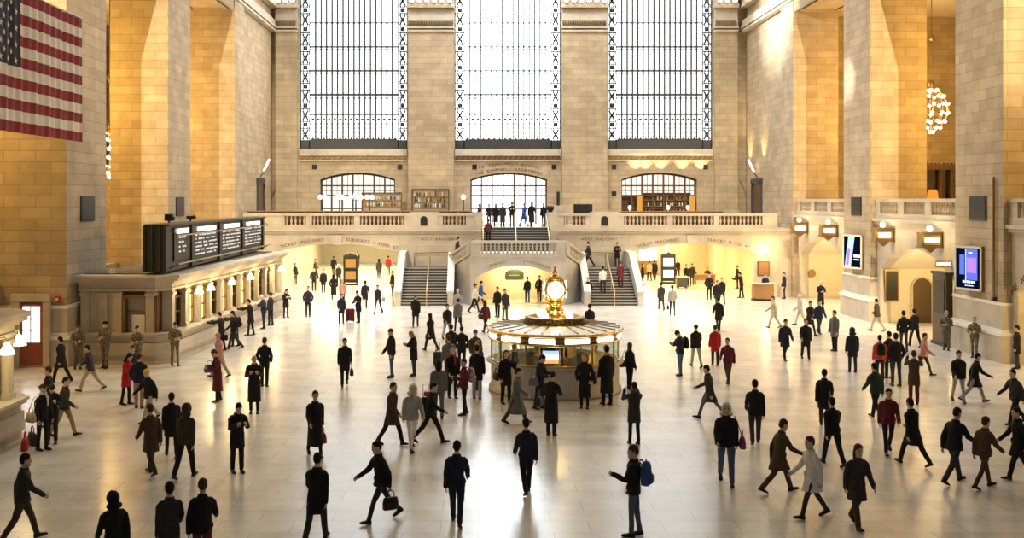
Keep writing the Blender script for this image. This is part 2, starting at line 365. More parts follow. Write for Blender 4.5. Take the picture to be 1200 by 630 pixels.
# tall iron windows
for n, (a, b) in enumerate(WIN):
    w = tag(empty('window_%d' % (n+1), ((a+b)/2, YB+.5, ZSILL)), ['tall left window of the far wall', 'tall middle window of the far wall, brightest', 'tall right window of the far wall'][n], 'window', None, 'structure')
    MB().box(a, b, YB+.95, YB+1.0, ZSILL, ZWT).build('pane', SKYGLASS if n == 1 else SKYSIDE, w)
    mb = MB(); bw = .78
    for x0 in (a, b-bw):    # ornamented side strips
        mb.box(x0, x0+.07, YB+.3, YB+.55, ZSILL, ZWT); mb.box(x0+bw-.07, x0+bw, YB+.3, YB+.55, ZSILL, ZWT)
        z = ZSILL+.8; i = 0
        while z < ZWT-1:
            mb.box(x0+.2, x0+.27, YB+.4, YB+.5, z-.1, z+1.6); mb.box(x0+bw-.27, x0+bw-.2, YB+.4, YB+.5, z-.1, z+1.6)
            mb.prism([(x0+.08, z), (x0+.24, z), (x0+bw-.08, z+.8), (x0+bw-.24, z+.8)], YB+.38, YB+.5, 'y')
            mb.prism([(x0+bw-.24, z), (x0+bw-.08, z), (x0+.24, z+.8), (x0+.08, z+.8)], YB+.38, YB+.5, 'y')
            mb.box(x0, x0+bw, YB+.36, YB+.52, z+.86, z+.96); mb.ball((x0+bw/2, YB+.44, z+1.2), .2, 8, 6, 0, 1, .4, 1); mb.box(x0, x0+bw, YB+.36, YB+.52, z+1.42, z+1.5)
            z += 1.55
    mb.box(a, b, YB+.3, YB+.6, ZSILL, ZSILL+.75)
    mb.build('window_frame', IRON, w)
    mb = MB(); nv = 16; x0, x1 = a+bw, b-bw
    for i in range(1, nv): x = x0+(x1-x0)*i/nv; t_ = .06 if n == 1 else .072; mb.box(x-t_, x+t_, YB+.4, YB+.5, ZSILL, ZWT)
    for py, t in ((27, .07), (55, .09), (58, .05), (83, .1), (86, .05), (111, .12), (115, .06), (134, .1), (145, .05)):
        z = 6.6+(234-py)/14.42; t *= 1.2 if n == 1 else 1.45; mb.box(x0, x1, YB+.38, YB+.52, z-t/2, z+t/2)
    for i in range(nv):
        x = x0+(x1-x0)*(i+.5)/nv; mb.ball((x, YB+.45, 6.6+(234-140)/14.42), .13, 8, 6, 0, 1, .4, 1)
        for q in range(3): mb.box(x-.16, x+.16, YB+.42, YB+.48, ZSILL+1.0+q*.35, ZSILL+1.05+q*.35)
        mb.prism([(x-.2, ZSILL+.75), (x, ZSILL+1.0), (x+.2, ZSILL+.75)], YB+.4, YB+.5, 'y')
    for z in (24.4, 26.3): mb.box(x0, x1, YB+.38, YB+.52, z, z+.1)
    mb.build('muntin', IRON, w)
# arched openings in the west wall: iron frames with panes
for n, (a, b) in enumerate(OPN):
    w = tag(empty('window_%d' % (n+4), ((a+b)/2, YB+.6, ZB)), ['arched window behind the lamp standards and bar', 'bright arched glass doors at the top of the stairs', 'arched window over the warm lit bar'][n], 'window', None, 'structure')
    arc = [(u, w_) for u, w_ in arch_curve(a, b, 8.25, 8.8)]
    pm = [PALEGLASS, DOORGLASS, PALEGLASS][n]
    if n == 2:
        MB().prism([(a, 6.95)]+arc+[(b, 6.95)], YB+.8, YB+.84, 'y').build('pane', pm, w)
    else: MB().prism([(a, ZB)]+arc+[(b, ZB)], YB+.8, YB+.84, 'y').build('pane', pm, w)
    mb = MB()
    top = lambda x: min((abs(x-u), w_) for u, w_ in arc)[1]
    cols = 7
    for i in range(cols+1):
        x = a+(b-a)*i/cols; x = min(max(x, a+.06), b-.06); mb.box(x-.06, x+.06, YB+.4, YB+.7, ZB, top(x))
    for z in (7.75, 6.95, 5.9): mb.box(a, b, YB+.42, YB+.68, z-.06, z+.06)
    for i in range(cols):
        x = a+(b-a)*(i+.5)/cols; mb.box(x-.02, x+.02, YB+.6, YB+.66, 6.95, top(x)); mb.box(a+(b-a)*i/cols, a+(b-a)*(i+1)/cols, YB+.6, YB+.66, 7.3, 7.34)
    ar2 = [(u, w_-.16) for u, w_ in arc]
    for i in range(len(arc)-1): mb.prism([arc[i], arc[i+1], ar2[i+1], ar2[i]], YB+.38, YB+.72, 'y')
    mb.build('window_frame', [IRON, WOOD, WOOD][n], w)
if True:   # wall behind the bar arch closes the lower half
    struct(MB().box(11, 18.3, YB+1.2, YB+1.3, 4, 9.5), 'wall_bar', WOOD, 'dark wall behind the bar')
    struct(MB().box(-13.3, 6, YB+1.2, YB+1.3, 4, 9.5), 'wall_beyond', PLASTER, 'pale wall behind the arched openings')
# ------------------------------------------------------------------ piers and side walls
PR = [(28.6, 32.9), (42.9, 47.2), (57.4, 61.6)]; PL = [(27.9, 32.4), (41.9, 46.4), (55.7, 60.0)]; WR0, WL0 = 71.5, 70.9
def pier(side, y0, y1, label):
    s = 1 if side == 'n' else -1; xf = XR if s > 0 else XL; xb = xf+s*3.05; lo, hi = sorted((xf, xb))
    mb = MB().box(lo, hi, y0, y1, 0, TOP)
    p = struct(mb, 'pillar', STONE, label)
    mb = MB()
    def rnd(o, z0, z1, mi=0):
        l, h = sorted((xf-s*o, xb)); mb.box(l, h, y0-o, y1+o, z0, z1, mi)
    rnd(.16, 0, 1.08); rnd(.22, 1.08, 1.22, 1); rnd(.12, 1.22, 1.34, 1); rnd(.06, 1.34, 2.3); rnd(.10, 2.3, 2.42, 1)
    mb.build('plinth', [MARBLE, WHITE], p)
    zc = [6.35, 6.55, 6.6][0]
    ym = (y0+y1)/2; xa = xf-s*.02
    m2 = MB(); l, h = sorted((xf, xf-s*.04)); m2.box(l, h, ym-.78, ym+.78, 5.72, 6.75)
    for i in range(9):
        z = 5.78+i*.11; l2, h2 = sorted((xf-s*.03, xf-s*.07)); m2.box(l2, h2, ym-.72, ym+.72, z, z+.05)
    m2.build('vent', BLACK, p)
    return p
LAB = {('n', 1): 'stone pier beside the large violet screen', ('n', 2): 'stone pier carrying the smaller tilted screen', ('n', 0): 'stone pier just outside the right edge',
       ('s', 1): 'stone pier behind the hanging flag', ('s', 2): 'stone pier behind the departure board', ('s', 0): 'stone pier just outside the left edge'}
for i, (a, b) in enumerate(PR): pier('n', a, b, LAB[('n', i)])
for i, (a, b) in enumerate(PL): pier('s', a, b, LAB[('s', i)])
def sidewall(s, y0):
    xf = XR if s > 0 else XL; mb = MB(); l, h = sorted((xf, xf+s*3.05))
    l2, h2 = sorted((xf+s*.35, xf+s*3.05))
    mb.box(l2, h2, y0+2.9, YB, 0, TOP); mb.box(l, h, y0, y0+2.9, 0, TOP)
    l3, h3 = sorted((xf+s*.06, xf+s*2.95)); mb.box(l3, h3, -8, y0, LINT, TOP); mb.box(l, h, -8, [PL, PR][s > 0][0][0]-9.5, 0, LINT)
    # lintel soffit coffers
    ps = PR if s > 0 else PL
    for a, b in [(ps[i][1], ps[i+1][0]) for i in range(2)]+[(ps[2][1], y0)]:
        lo, hi = sorted((xf+s*.25, xf+s*2.8))
        for q in range(2):
            o = .45+q*.3
            mb.box(lo, lo+.2, a+o, b-o, LINT-.1+q*.04, LINT); mb.box(hi-.2, hi, a+o, b-o, LINT-.1+q*.04, LINT)
            mb.box(lo, hi, a+o, a+o+.2, LINT-.1+q*.04, LINT); mb.box(lo, hi, b-o-.2, b-o, LINT-.1+q*.04, LINT)
    struct(mb, 'wall_north' if s > 0 else 'wall_south', STONE, 'right side wall of the hall above and beyond the piers' if s > 0 else 'left side wall of the hall above and beyond the piers')
    mb = MB()
    for z0, z1, o in ((20.1, 20.25, .1), (20.35, 20.55, .16), (20.55, 21.0, .06), (22.0, 22.3, .22), (22.3, 23.2, .1), (23.2, 23.6, .45), (23.6, 24.0, .75)):
        l, h = sorted((xf+s*.4, xf-s*o)); mb.box(l, h, 26, YB, z0, z1)
    struct(mb, 'trim_3' if s > 0 else 'trim_4', MARBLE, 'stepped stone cornice high along the right wall' if s > 0 else 'stepped stone cornice high along the left wall')
sidewall(1, WR0); sidewall(-1, WL0)
# outer aisles
mb = MB(); mb.box(36, 36.5, -8, 80, 0, 21); mb.box(24.35, 36, 77, 77.5, 0, 21); struct(mb, 'wall_north_outer', STONE, 'inner stone walls of the right side aisle')
mb = MB(); mb.box(-32.5, -32, -8, 80, 0, 21); mb.box(-32, -19.35, 76, 76.5, 0, 21); struct(mb, 'wall_south_outer', STONE, 'inner stone walls of the left side aisle')
struct(MB().box(24.3, 36, -8, 77, LINT+.6, LINT+.9), 'ceiling_north', PLASTER, 'flat ceiling of the right aisle')
struct(MB().box(-32, -19.3, -8, 76, LINT+.6, LINT+.9), 'ceiling_south', PLASTER, 'flat ceiling of the left aisle')
w = tag(empty('window_9', (-26.3, 76, 9)), 'dark tall aisle window seen through the left gap', 'window', None, 'structure')
MB().box(-27.6, -25, 75.9, 75.98, 9, 19).build('pane', DGLASS, w)
mb = MB()
for x in (-27.6, -26.75, -25.9, -25.05): mb.box(x, x+.09, 75.8, 75.9, 9, 19)
for z in range(9, 20): mb.box(-27.6, -24.96, 75.8, 75.9, z, z+.1)
mb.build('window_frame', IRON, w)
# east wall with daylight windows behind the camera
mb = MB(); edges = [-32]+[e for q in WIN for e in q]+[36]
for i in range(0, len(edges), 2): mb.box(edges[i], edges[i+1], -8.4, -7.4, 0, TOP)
for a, b in WIN: mb.box(a, b, -8.4, -7.4, 0, 10.7); mb.box(a, b, -8.4, -7.4, 27.5, TOP)
struct(mb, 'wall_east', STONE, 'stone wall behind the viewer')
for n, (a, b) in enumerate(WIN):
    w = tag(empty('window_%d' % (n+11), ((a+b)/2, -7.9, 10.7)), 'tall window behind the viewer', 'window', None, 'structure')
    MB().box(a, b, -8.1, -8.0, 10.7, 27.5).build('pane', EASTGLASS, w)
    mb = MB()
    for i in range(1, 9): x = a+(b-a)*i/9; mb.box(x-.04, x+.04, -8, -7.9, 10.7, 27.5)
    for z in range(12, 28, 2): mb.box(a, b, -8, -7.9, z, z+.1)
    mb.build('window_frame', IRON, w)
# ------------------------------------------------------------------ balustrades
BALU = MB().lathe([(.075,0),(.075,.05),(.045,.08),(.05,.12),(.088,.24),(.07,.36),(.038,.46),(.05,.52),(.045,.55),(.075,.58),(.075,.62)], (0,0,0), 10).mesh('baluster', MARBLE)
def balustrade(label, A, B, segs, parent=None, base=.24, rail=.13, mat=None, wid=.36, groupmat=None):
    """segs: list of (fraction_start, fraction_end) of baluster groups between A and B (bottom points); the rest is solid."""
    A = V(A); B = V(B); L = (B-A).length; mat = mat or MARBLE
    root = parent or tag(empty('balustrade', A), label, 'building', None, 'structure')
    mb = MB(); mb.beam(A, B, wid+.08, base)
    up = V((0,0,base+.62)); mb.beam(A+up, B+up, wid+.1, rail); mb.beam(A+up+V((0,0,rail)), B+up+V((0,0,rail)), wid-.04, .04)
    mb.build('rail', mat, root)
    cur = 0; mb = MB(); ub = V((0,0,base))
    for a, b in list(segs)+[(1, 1)]:
        if a-cur > .002: mb.beam(A.lerp(B, cur)+ub, A.lerp(B, a)+ub, wid, .62)
        cur = b
    if mb.v: mb.build('pedestal', mat, root)
    for a, b in segs:
        n = max(1, round((b-a)*L/.27))
        for i in range(n): share('baluster', BALU, root, A.lerp(B, a+(b-a)*(i+.5)/n)+ub)
    return root
def xat(px, Y): return (px-VX)*Y/F
def fr(pairs, Y, X0, X1): return [((xat(a, Y)-X0)/(X1-X0), (xat(b, Y)-X0)/(X1-X0)) for a, b in pairs]
CX0, CX1 = .25, 4.95     # cut for the upper flight
yb = YF+.2
bl = balustrade('left stone balustrade of the far balcony', (XL+.35, yb, ZB), (CX0, yb, ZB), fr([(334,359),(366,415),(422,474),(519,546)], yb, XL+.35, CX0))
br_ = balustrade('right stone balustrade of the far balcony', (CX1, yb, ZB), (XR-.9, yb, ZB), fr([(660,686),(731,781),(788,836),(842,893)], yb, CX1, XR-.9))
for r, px in ((bl, 497), (br_, 708)):   # raised blocks with small arched dark plaques
    x = xat(px, yb); mb = MB().box(x-.95, x+.95, yb-.26, yb+.26, ZB, ZB+1.12); mb.build('pedestal', MARBLE, r)
    mb = MB().prism([(x-.24, ZB+.2)]+arch_curve(x-.24, x+.24, ZB+.65, ZB+.85, 8)+[(x+.24, ZB+.2)], yb-.3, yb-.25, 'y'); mb.build('plaque', BLACK, r)
for r, x in ((bl, CX0-.22), (br_, CX1+.22)): MB().box(x-.24, x+.24, yb-.3, yb+2.6, ZB, ZB+1.06).build('pedestal', MARBLE, r)
# west balcony: slab, front wall with two wide arches
mb = MB(); mb.box(XL, CX0, YF+.4, YB, ZB-.5, ZB); mb.box(CX1, XR, YF+.4, YB, ZB-.5, ZB); mb.box(CX0, CX1, 75.1, YB, ZB-.5, ZB); mb.box(XL, XR, YB, 112, ZB-.5, ZB-.1)
struct(mb, 'balcony', MARBLE, 'floor slab of the far balcony')
AL, AR = (-13.8, -5.4), (10.4, 18.8)
mb = MB(); wall_arch(mb, XL, -4.9, 0, ZB-.02, AL[0], AL[1], 0, 3.0, 3.62, YF, YF+.8, 'y'); wall_arch(mb, 9.9, XR, 0, ZB-.02, AR[0], AR[1], 0, 3.0, 3.62, YF, YF+.8, 'y')
mb.box(-4.9, CX0, YF, YF+.8, 0, ZB-.02); mb.box(CX1, 9.9, YF, YF+.8, 0, ZB-.02); mb.box(CX0, CX1, YF, YF+.8, 0, 3.0)
for c in (-9.6, 14.6): mb.prism([(c-.42, ZB-.45), (c-.3, 3.55), (c+.3, 3.55), (c+.42, ZB-.45)], YF-.12, YF, 'y')
for a, b in ((XL, CX0), (CX1, XR)): mb.box(a, b, YF-.14, YF, ZB-.34, ZB-.2); mb.box(a, b, YF-.26, YF, ZB-.2, ZB)
for a, b in (AL, AR):
    ar = arch_curve(a, b, 3.0, 3.62, 24); a2 = [(u, w+.12) for u, w in ar]
    for i in range(24): mb.prism([ar[i], ar[i+1], a2[i+1], a2[i]], YF-.05, YF, 'y')
wf = struct(mb, 'wall_west_lower', MARBLE, 'marble wall under the far balcony with two wide arches')
def arc_text(txt, c, zc, hw, sag, size, y, frac, word=.5, gap=.2):
    """letters along a segmental arch of half width hw and rise sag centred on c; frac = centre position along it -1..1"""
    R = (hw*hw+sag*sag)/(2*sag); a0 = math.asin(hw/R)*frac
    def place(s):
        a = a0+s/R
        return V((c+R*math.sin(a), y, zc-R+R*math.cos(a))), V((math.cos(a), 0, -math.sin(a))), V((math.sin(a), 0, math.cos(a))), V((0,-1,0))
    mb = MB(); text_on(mb, txt, size, place, gap, .012, 0, word); return mb
def flat_text(txt, x, y, z, size, gap=.2, n=(0,-1,0), r=(1,0,0)):
    mb = MB(); r = V(r); n = V(n)
    text_on(mb, txt, size, lambda s: (V((x, y, z))+r*s, r, V((0,0,1)), n), gap, .012); return mb
for c, t1, t2 in ((-9.6, 'TICKET MACHINES', 'SUBWAYS \u2022 42ND ST'), (14.6, 'TICKET MACHINES', 'TRACKS 11 TO 42')):
    arc_text(t1, c, 3.82, 4.2, .62, .29, YF-.01, -.56).build('lettering', LETTER, wf); arc_text(t2, c, 3.82, 4.2, .62, .29, YF-.01, .57).build('lettering', LETTER, wf)
for px in (514, 702): flat_text('WEST BALCONY', xat(px, YF), YF-.01, 3.85, .24, .3).build('lettering', LETTER, wf)
ww = bpy.data.objects['wall_west']
arc_text('TO VANDERBILT AVENUE', 2.5, 9.42, 3.1, .55, .30, YB-.01, 0, .6, .3).build('lettering', LETTER, ww)
arc_text('THE CAMPBELL APARTMENT', 2.5, 8.98, 3.1, .55, .30, YB-.01, 0, .6, .3).build('lettering', LETTER, ww)
# passages under the balcony
mb = MB(); mb.box(XL-.3, XL, YF+.8, 112, 0, ZB-.5); mb.box(-4.9, -4.6, YF+.8, 112, 0, ZB-.5); mb.box(XL, -4.6, 111.7, 112, 0, ZB-.5)
struct(mb, 'wall_passage_south', PLASTER, 'pale walls of the bright passage left of the stairs')
mb = MB(); mb.box(XR, XR+.3, YF+.8, 98, 0, ZB-.5); mb.box(9.6, 9.9, YF+.8, 98, 0, ZB-.5); mb.box(9.6, XR, 97.7, 98, 0, ZB-.5); mb.box(18.9, 19.5, 84, 85, 0, ZB-.5); mb.box(15.9, 16.2, 90, 98, 0, ZB-.5)
struct(mb, 'wall_passage_north', PLASTER, 'yellow lit walls of the passage right of the stairs')
# ------------------------------------------------------------------ the west staircase
FX = [(-4.85, -1.75), (6.85, 10.0)]      # side flights
def flight(y0, n, rise, tread, x0, x1, z0=0):
    pr = [(y0, z0-.02 if z0 > 0 else 0)]
    for i in range(n): pr += [(y0+i*tread, z0+(i+1)*rise), (y0+(i+1)*tread, z0+(i+1)*rise)]
    pr.append((y0+n*tread, z0-.02 if z0 > 0 else 0)); return MB().prism(pr, x0, x1, 'x')
def nosing(mb, y0, n, rise, tread, x0, x1, z0=0):
    for i in range(n): mb.box(x0, x1, y0+i*tread-.02, y0+i*tread+.05, z0+(i+1)*rise-.025, z0+(i+1)*rise+.006, 1)
st = tag(empty('staircase', (2.55, 66, 0)), 'double marble staircase rising to the far balcony', 'building', None, 'structure')
for x0, x1 in FX:
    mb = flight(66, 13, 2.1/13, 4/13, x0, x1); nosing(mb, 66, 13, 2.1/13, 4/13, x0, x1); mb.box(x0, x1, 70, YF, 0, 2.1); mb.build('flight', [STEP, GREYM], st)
for sgn, xa, xb in ((1, -1.75, -.2), (-1, 6.85, 5.3)):
    n = 6; pr = [(xa, 2.0)]
    for i in range(n): x = xa+(xb-xa)*i/n; x2 = xa+(xb-xa)*(i+1)/n; z = 2.1+(i+1)/6; pr += [(x, z), (x2, z)]
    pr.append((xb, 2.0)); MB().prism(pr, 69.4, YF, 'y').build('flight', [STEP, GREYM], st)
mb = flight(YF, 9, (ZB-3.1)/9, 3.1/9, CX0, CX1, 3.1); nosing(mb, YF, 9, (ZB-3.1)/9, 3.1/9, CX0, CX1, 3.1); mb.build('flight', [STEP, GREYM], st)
# projecting landing with an arch below
BX0, BX1, BY = -.45, 5.5, 66.5
mb = MB(); wall_arch(mb, BX0, BX1, 0, 3.1, -.15, 5.05, 0, 1.72, 2.46, BY, BY+.4, 'y')
for xa, xb in ((BX0, -1.75), (BX1, 6.85)):   # splayed flanks, solid to the sloping rail
    A = V((xa, BY, 0)); B = V((xb, 69.3, 0)); q = [A, B, B+V((0,0,2.12)), A+V((0,0,3.1))]; n_ = V((0.0, .4, 0))
    mb.add(q+[p+n_ for p in q], [(0,1,2,3),(7,6,5,4),(0,4,5,1),(1,5,6,2),(2,6,7,3),(3,7,4,0)])
    l, h = sorted((xb, xb+(.3 if xb < 0 else -.3))); mb.box(l, h, 69.3, 70.2, 0, 2.1)
mb.prism([(BX0+.05, BY+.12), (BX1-.05, BY+.12), (6.78, 69.3), (5.3, YF), (-.2, YF), (-1.7, 69.3)], 2.78, 3.1, 'z')
mb.box(-.9, 6.0, 70.6, 70.9, 0, 2.8, 1)
mb.box(BX0, BX1, BY-.06, BY, 3.02, 3.14); ar = arch_curve(-.15, 5.05, 1.72, 2.46, 24); a2 = [(u, w+.1) for u, w in ar]
for i in range(24): mb.prism([ar[i], ar[i+1], a2[i+1], a2[i]], BY-.04, BY, 'y')
bas = mb.build('landing', [GREYM, PLASTER], st)
arc_text('DINING', 2.45, 2.68, 2.6, .74, .2, BY-.01, -.45, .5, .4).build('lettering', LETTER, bas); arc_text('CONCOURSE', 2.45, 2.68, 2.6, .74, .2, BY-.01, .45, .5, .4).build('lettering', LETTER, bas)
balustrade(None, (BX0, BY+.2, 3.1), (BX1, BY+.2, 3.1), [(.1, .9)], st, .14, .13, GREYM, .3)
for xa, xb in ((BX0, -1.75), (BX1, 6.85)): balustrade(None, (xa, BY+.2, 3.1), (xb, 69.4, 2.14), [(.15, .85)], st, .14, .13, GREYM, .3)
# stringers of the side flights
for x in (-4.98, -1.72, 6.82, 10.14):
    o = .17; mb = MB(); inner = x in (-1.72, 6.82)
    pr = [(65.75, 0), (65.75, .82), (66.1, 1.0), (69.6, 2.98), (70.2, 3.08), (YF if not inner else 69.9, 3.08), (YF if not inner else 69.9, 0)]
    mb.prism(pr, x-o, x+o, 'x'); cap = [(65.68, .8), (66.1, .98), (69.6, 2.96), (70.2, 3.06), (pr[-1][0], 3.06), (pr[-1][0], 3.18), (70.2, 3.18), (69.55, 3.1), (66.05, 1.12), (65.68, .92)]
    mb.prism(cap, x-o-.05, x+o+.05, 'x'); mb.build('stringer', GREYM, st)
HR = plain('polished_handrail', (0.62, 0.48, 0.28), 0.3, 0.8)
for x in (-3.2, 8.5):
    mb = MB(); mb.tube([(x, 65.8, .05), (x, 65.8, .9), (x, 66.1, 1.05), (x, 70.0, 3.05), (x, 70.4, 3.05), (x, 70.4, 2.15)], .035, 8)
    for t in (.35, .7): mb.tube([(x, 66+4*t, 2.1*t), (x, 66+4*t, 1+2.03*t)], .022, 6)
    mb.build('handrail', HR, st)
for x in (2.6, CX1-.1, CX0+.1):
    mb = MB(); mb.tube([(x, 71.8, 3.12), (x, 71.8, 4.0), (x, 75.1, 5.6), (x, 75.4, 5.6), (x, 75.4, 4.68)], .04, 8); mb.build('handrail', HR, st)
MB().tube([(-4.3, 71.7, 2.15), (-4.3, 71.7, 3.0), (-1.7, 71.7, 3.05), (-.2, 71.7, 4.0), (-.2, 71.7, 3.1)], .03, 8).build('handrail', BRONZE, st)
MB().tube([(9.4, 71.7, 2.15), (9.4, 71.7, 3.0), (6.85, 71.7, 3.05), (5.3, 71.7, 4.0), (5.3, 71.7, 3.1)], .03, 8).build('handrail', BRONZE, st)
# ------------------------------------------------------------------ right hand bays: arched gateways below a side balcony
def bay(y0, y1, label, blabel, txt=None):
    mb = MB(); a, b = y0+.9, y1-.5
    wall_arch(mb, y0, y1, 0, ZS, a, b, 0, 2.9, 4.15, 21.65, 22.2, 'x')
    mb.box(21.5, 21.65, y0, y1, ZS-.32, ZS-.16); mb.box(21.38, 21.65, y0, y1, ZS-.16, ZS)
    # recess behind: barrel soffit, side walls, rear wall with a doorway to the tracks
    ar = arch_curve(a, b, 2.9, 4.15, 20); a2 = [(u, w+.3) for u, w in ar]
    for i in range(20): mb.prism([ar[i], ar[i+1], a2[i+1], a2[i]], 22.2, 25.6, 'x', 1)
    mb.box(22.2, 25.6, a-.3, a, 0, 2.95, 1); mb.box(22.2, 25.6, b, b+.3, 0, 2.95, 1)
    wall_arch(mb, a, b, 0, 4.2, a+.5, a+2.9, 0, 2.3, 2.9, 25.2, 25.6, 'x', 1)
    mb.box(24.3, 36, y0-.5, y1+.5, ZS-.3, ZS); mb.box(21.95, 24.4, y0, y1, ZS-.3, ZS)
    mb.box(27.4, 27.6, a, b, 0, 4, 1)
    w = struct(mb, 'wall_gate', [MARBLE, PLASTER], label)
    L = y1-y0; balustrade(blabel, (21.75, y1, ZS), (21.75, y0, ZS), [(.06, .30), (.37, .62), (.69, .94)], None, .28, .12)
    if txt:
        R_ = arch_curve(a, b, 2.9, 4.15, 20); c = (a+b)/2; hw = (b-a)/2; sag = 1.25; R = (hw*hw+sag*sag)/(2*sag)
        t = MB()
        def place(s):
            an = s/R-.52; return V((21.64, c-(R+.12)*math.sin(an), 4.15-R+(R+.12)*math.cos(an))), V((0, -math.cos(an), -math.sin(an))), V((0, -math.sin(an), math.cos(an))), V((-1,0,0))
        text_on(t, txt, .42, place, .2, .015); t.build('lettering', LETTER, w)
    return w
bay(61.6, 71.5, 'far arched gateway wall beside the desk', 'far side balustrade above the gateway by the desk')
bay(47.2, 57.4, 'middle arched gateway wall between the two screens', 'side balustrade above the gateway between the screens')
bay(32.9, 42.9, 'near arched gateway wall at the right edge', 'near side balustrade at the right edge', 'THE NEW')
# left aisle: low wall behind the ticket offices
struct(MB().box(-19.3, -18.9, 32.4, 70.9, 0, 3.3), 'wall_south_lower', STONE, 'low wall behind the ticket offices')
# ------------------------------------------------------------------ things
# ticket offices along the left
def office(y0, y1, lit, label, nearface=True, lamps=(), lampwords=None, xf=-12.55, rot=0.0):
    root = thing('ticket_office', (-14.2, (y0+y1)/2, 0), label, 'ticket office')
    ch = .9
    foot = [(-15.6, y0), (xf-ch*.55, y0), (xf, y0+ch*.55), (xf, y1-ch*.55), (xf-ch*.55, y1), (-15.6, y1)]
    def off(o): return [(-15.6, y0-o), (xf-ch*.55+o*.4, y0-o), (xf+o, y0+ch*.55-o*.4), (xf+o, y1-ch*.55+o*.4), (xf-ch*.55+o*.4, y1+o), (-15.6, y1+o)]
    mb = MB()
    mb.prism(off(.24), 0, .12, 'z')
    for z0, z1, o in ((.12, .35, .16), (.35, .6, .24), (.6, .85, .22), (.85, 1.08, .14), (1.08, 1.16, .28), (1.16, 1.24, .34)): mb.prism(off(o), z0, z1, 'z')
    mb.build('counter', MARBLE, root)
    mb = MB()
    for z0, z1, o in ((2.92, 3.02, .05), (3.02, 3.22, .0), (3.22, 3.32, .12), (3.32, 3.44, .3), (3.44, 3.56, .38)): mb.prism(off(o), z0, z1, 'z')
    mb.prism(off(-.5), 3.56, 3.6, 'z', 1); mb.build('cornice', [MARBLE, STEP], root)
    MB().prism([(-15.6, y0+.35), (xf-.75, y0+.35), (xf-.35, y0+.8), (xf-.35, y1-.8), (xf-.75, y1-.35), (-15.6, y1-.35)], 1.24, 2.92, 'z').build('core', WOODM, root)
    ys = y0+.75; n = max(1, round((y1-y0-1.5)/1.72)); p = (y1-y0-1.5)/n
    for i in range(n+1):
        y = ys+i*p; mb = MB(); mb.box(xf-.42, xf, y-.17, y+.17, 1.24, 2.94); mb.box(xf-.42, xf+.05, y-.2, y+.2, 1.24, 1.4); mb.box(xf-.42, xf+.05, y-.2, y+.2, 2.72, 2.84); mb.build('pilaster', MARBLE, root)
    for y, a in ((y0, 1), (y1, -1)):
        for x in (-15.35, -14.6, -14.0, xf-.72):
            mb = MB(); mb.box(x-.17, x+.17, min(y, y+a*.4), max(y, y+a*.4), 1.24, 2.94); mb.box(x-.2, x+.2, min(y-a*.05, y+a*.4), max(y-a*.05, y+a*.4), 2.72, 2.84); mb.build('pilaster', MARBLE, root)
        MB().box(-15.3, -13.95, min(y+a*.1, y+a*.38), max(y+a*.1, y+a*.38), 1.24, 2.94).build('end_panel', MARBLE, root)
    for i in range(n):
        ya, yb_ = ys+i*p+.17, ys+(i+1)*p-.17
        w = MB(); w.box(xf-.34, xf-.3, ya, yb_, 1.24, 2.92)
        w = w.build('ticket_window', WARMPANE if i in lit else DGLASS, root)
        fr_ = MB()
        for y in (ya, yb_-.07, (ya+yb_)/2-.03): fr_.box(xf-.3, xf-.2, y, y+.07, 1.24, 2.92)
        for z in (1.24, 1.9, 2.5): fr_.box(xf-.3, xf-.22, ya, yb_, z, z+.06)
        a1 = arch_curve(ya, yb_, 2.6, 2.85, 8); fr_.prism([(ya, 2.92)]+a1+[(yb_, 2.92)], xf-.3, xf-.15, 'x')
        fr_.build('grille', BRONZE, w)
    if nearface:
        w = MB().box(-13.75, -12.55, y0+.3, y0+.34, 1.24, 2.72).build('ticket_window', DIRTYW, root)
        f = MB()
        for x in (-13.8, -12.6): f.box(x, x+.12, y0+.02, y0+.32, 1.24, 2.75)
        f.box(-13.8, -12.48, y0+.02, y0+.32, 2.62, 2.78); f.box(-13.7, -12.55, y0+.2, y0+.3, 2.0, 2.07); f.box(-12.85, -12.79, y0+.2, y0+.3, 1.24, 2.65)
        f.build('grille', BRONZE, w); MB().box(-13.5, -12.95, y0+.2, y0+.25, 1.24, 1.95).build('board', WHITE, w)
    for k, i in enumerate(lamps):
        y = ys+(i+.5)*p
        x0_, y0_ = -14.2, (y0+y1)/2; cr, sr = math.cos(rot), math.sin(rot); dx_, dy_ = xf+.06-x0_, y-y0_
        l = thing('counter_lamp', (xf+.06, y, 2.95), lampwords[k], 'lamp', 'bell shaped lamps over the ticket counters')
        MB().tube([(xf+.02, y, 2.97), (xf+.2, y, 3.0), (xf+.26, y, 2.9)], .02, 6).build('bracket', BRASS, l)
        MB().lathe([(.05, .3), (.08, .24), (.15, .12), (.2, 0), (.17, .02), (.05, .2)], (xf+.26, y, 2.56), 12).build('lamp_shade', GLOBE, l)
        l.location = (x0_+dx_*cr-dy_*sr, y0_+dx_*sr+dy_*cr, 2.95); l.rotation_euler.z = rot
    root.rotation_euler.z = rot
    return root
rad3 = -3.2*PI/180
office(42.7, 62.3, (1, 2, 4, 6, 10), 'long marble ticket office under the departure board', True, (1, 2, 4, 6, 10),
       ['bell lamp over the ticket counter, nearest of the row under the board', 'bell lamp over the ticket counter, second of the row under the board', 'bell lamp over the ticket counter, third of the row under the board', 'bell lamp over the ticket counter, fourth of the row under the board', 'bell lamp at the far end of the ticket counter by the passage'], -11.95, rad3)
office(13, 29.3, (7, 8, 6), 'near marble ticket office cut by the left edge', False, (8,), ['bell lamp in the near ticket office at the left edge, nearer of two'], -12.6)
near_lamp = [o for o in COL.objects if o.get('label', '').startswith('bell lamp in the near')][0]
dup(near_lamp, (-12.75, 29.2, 2.95), PI/2, 'bell lamp at the far corner of the near ticket office')
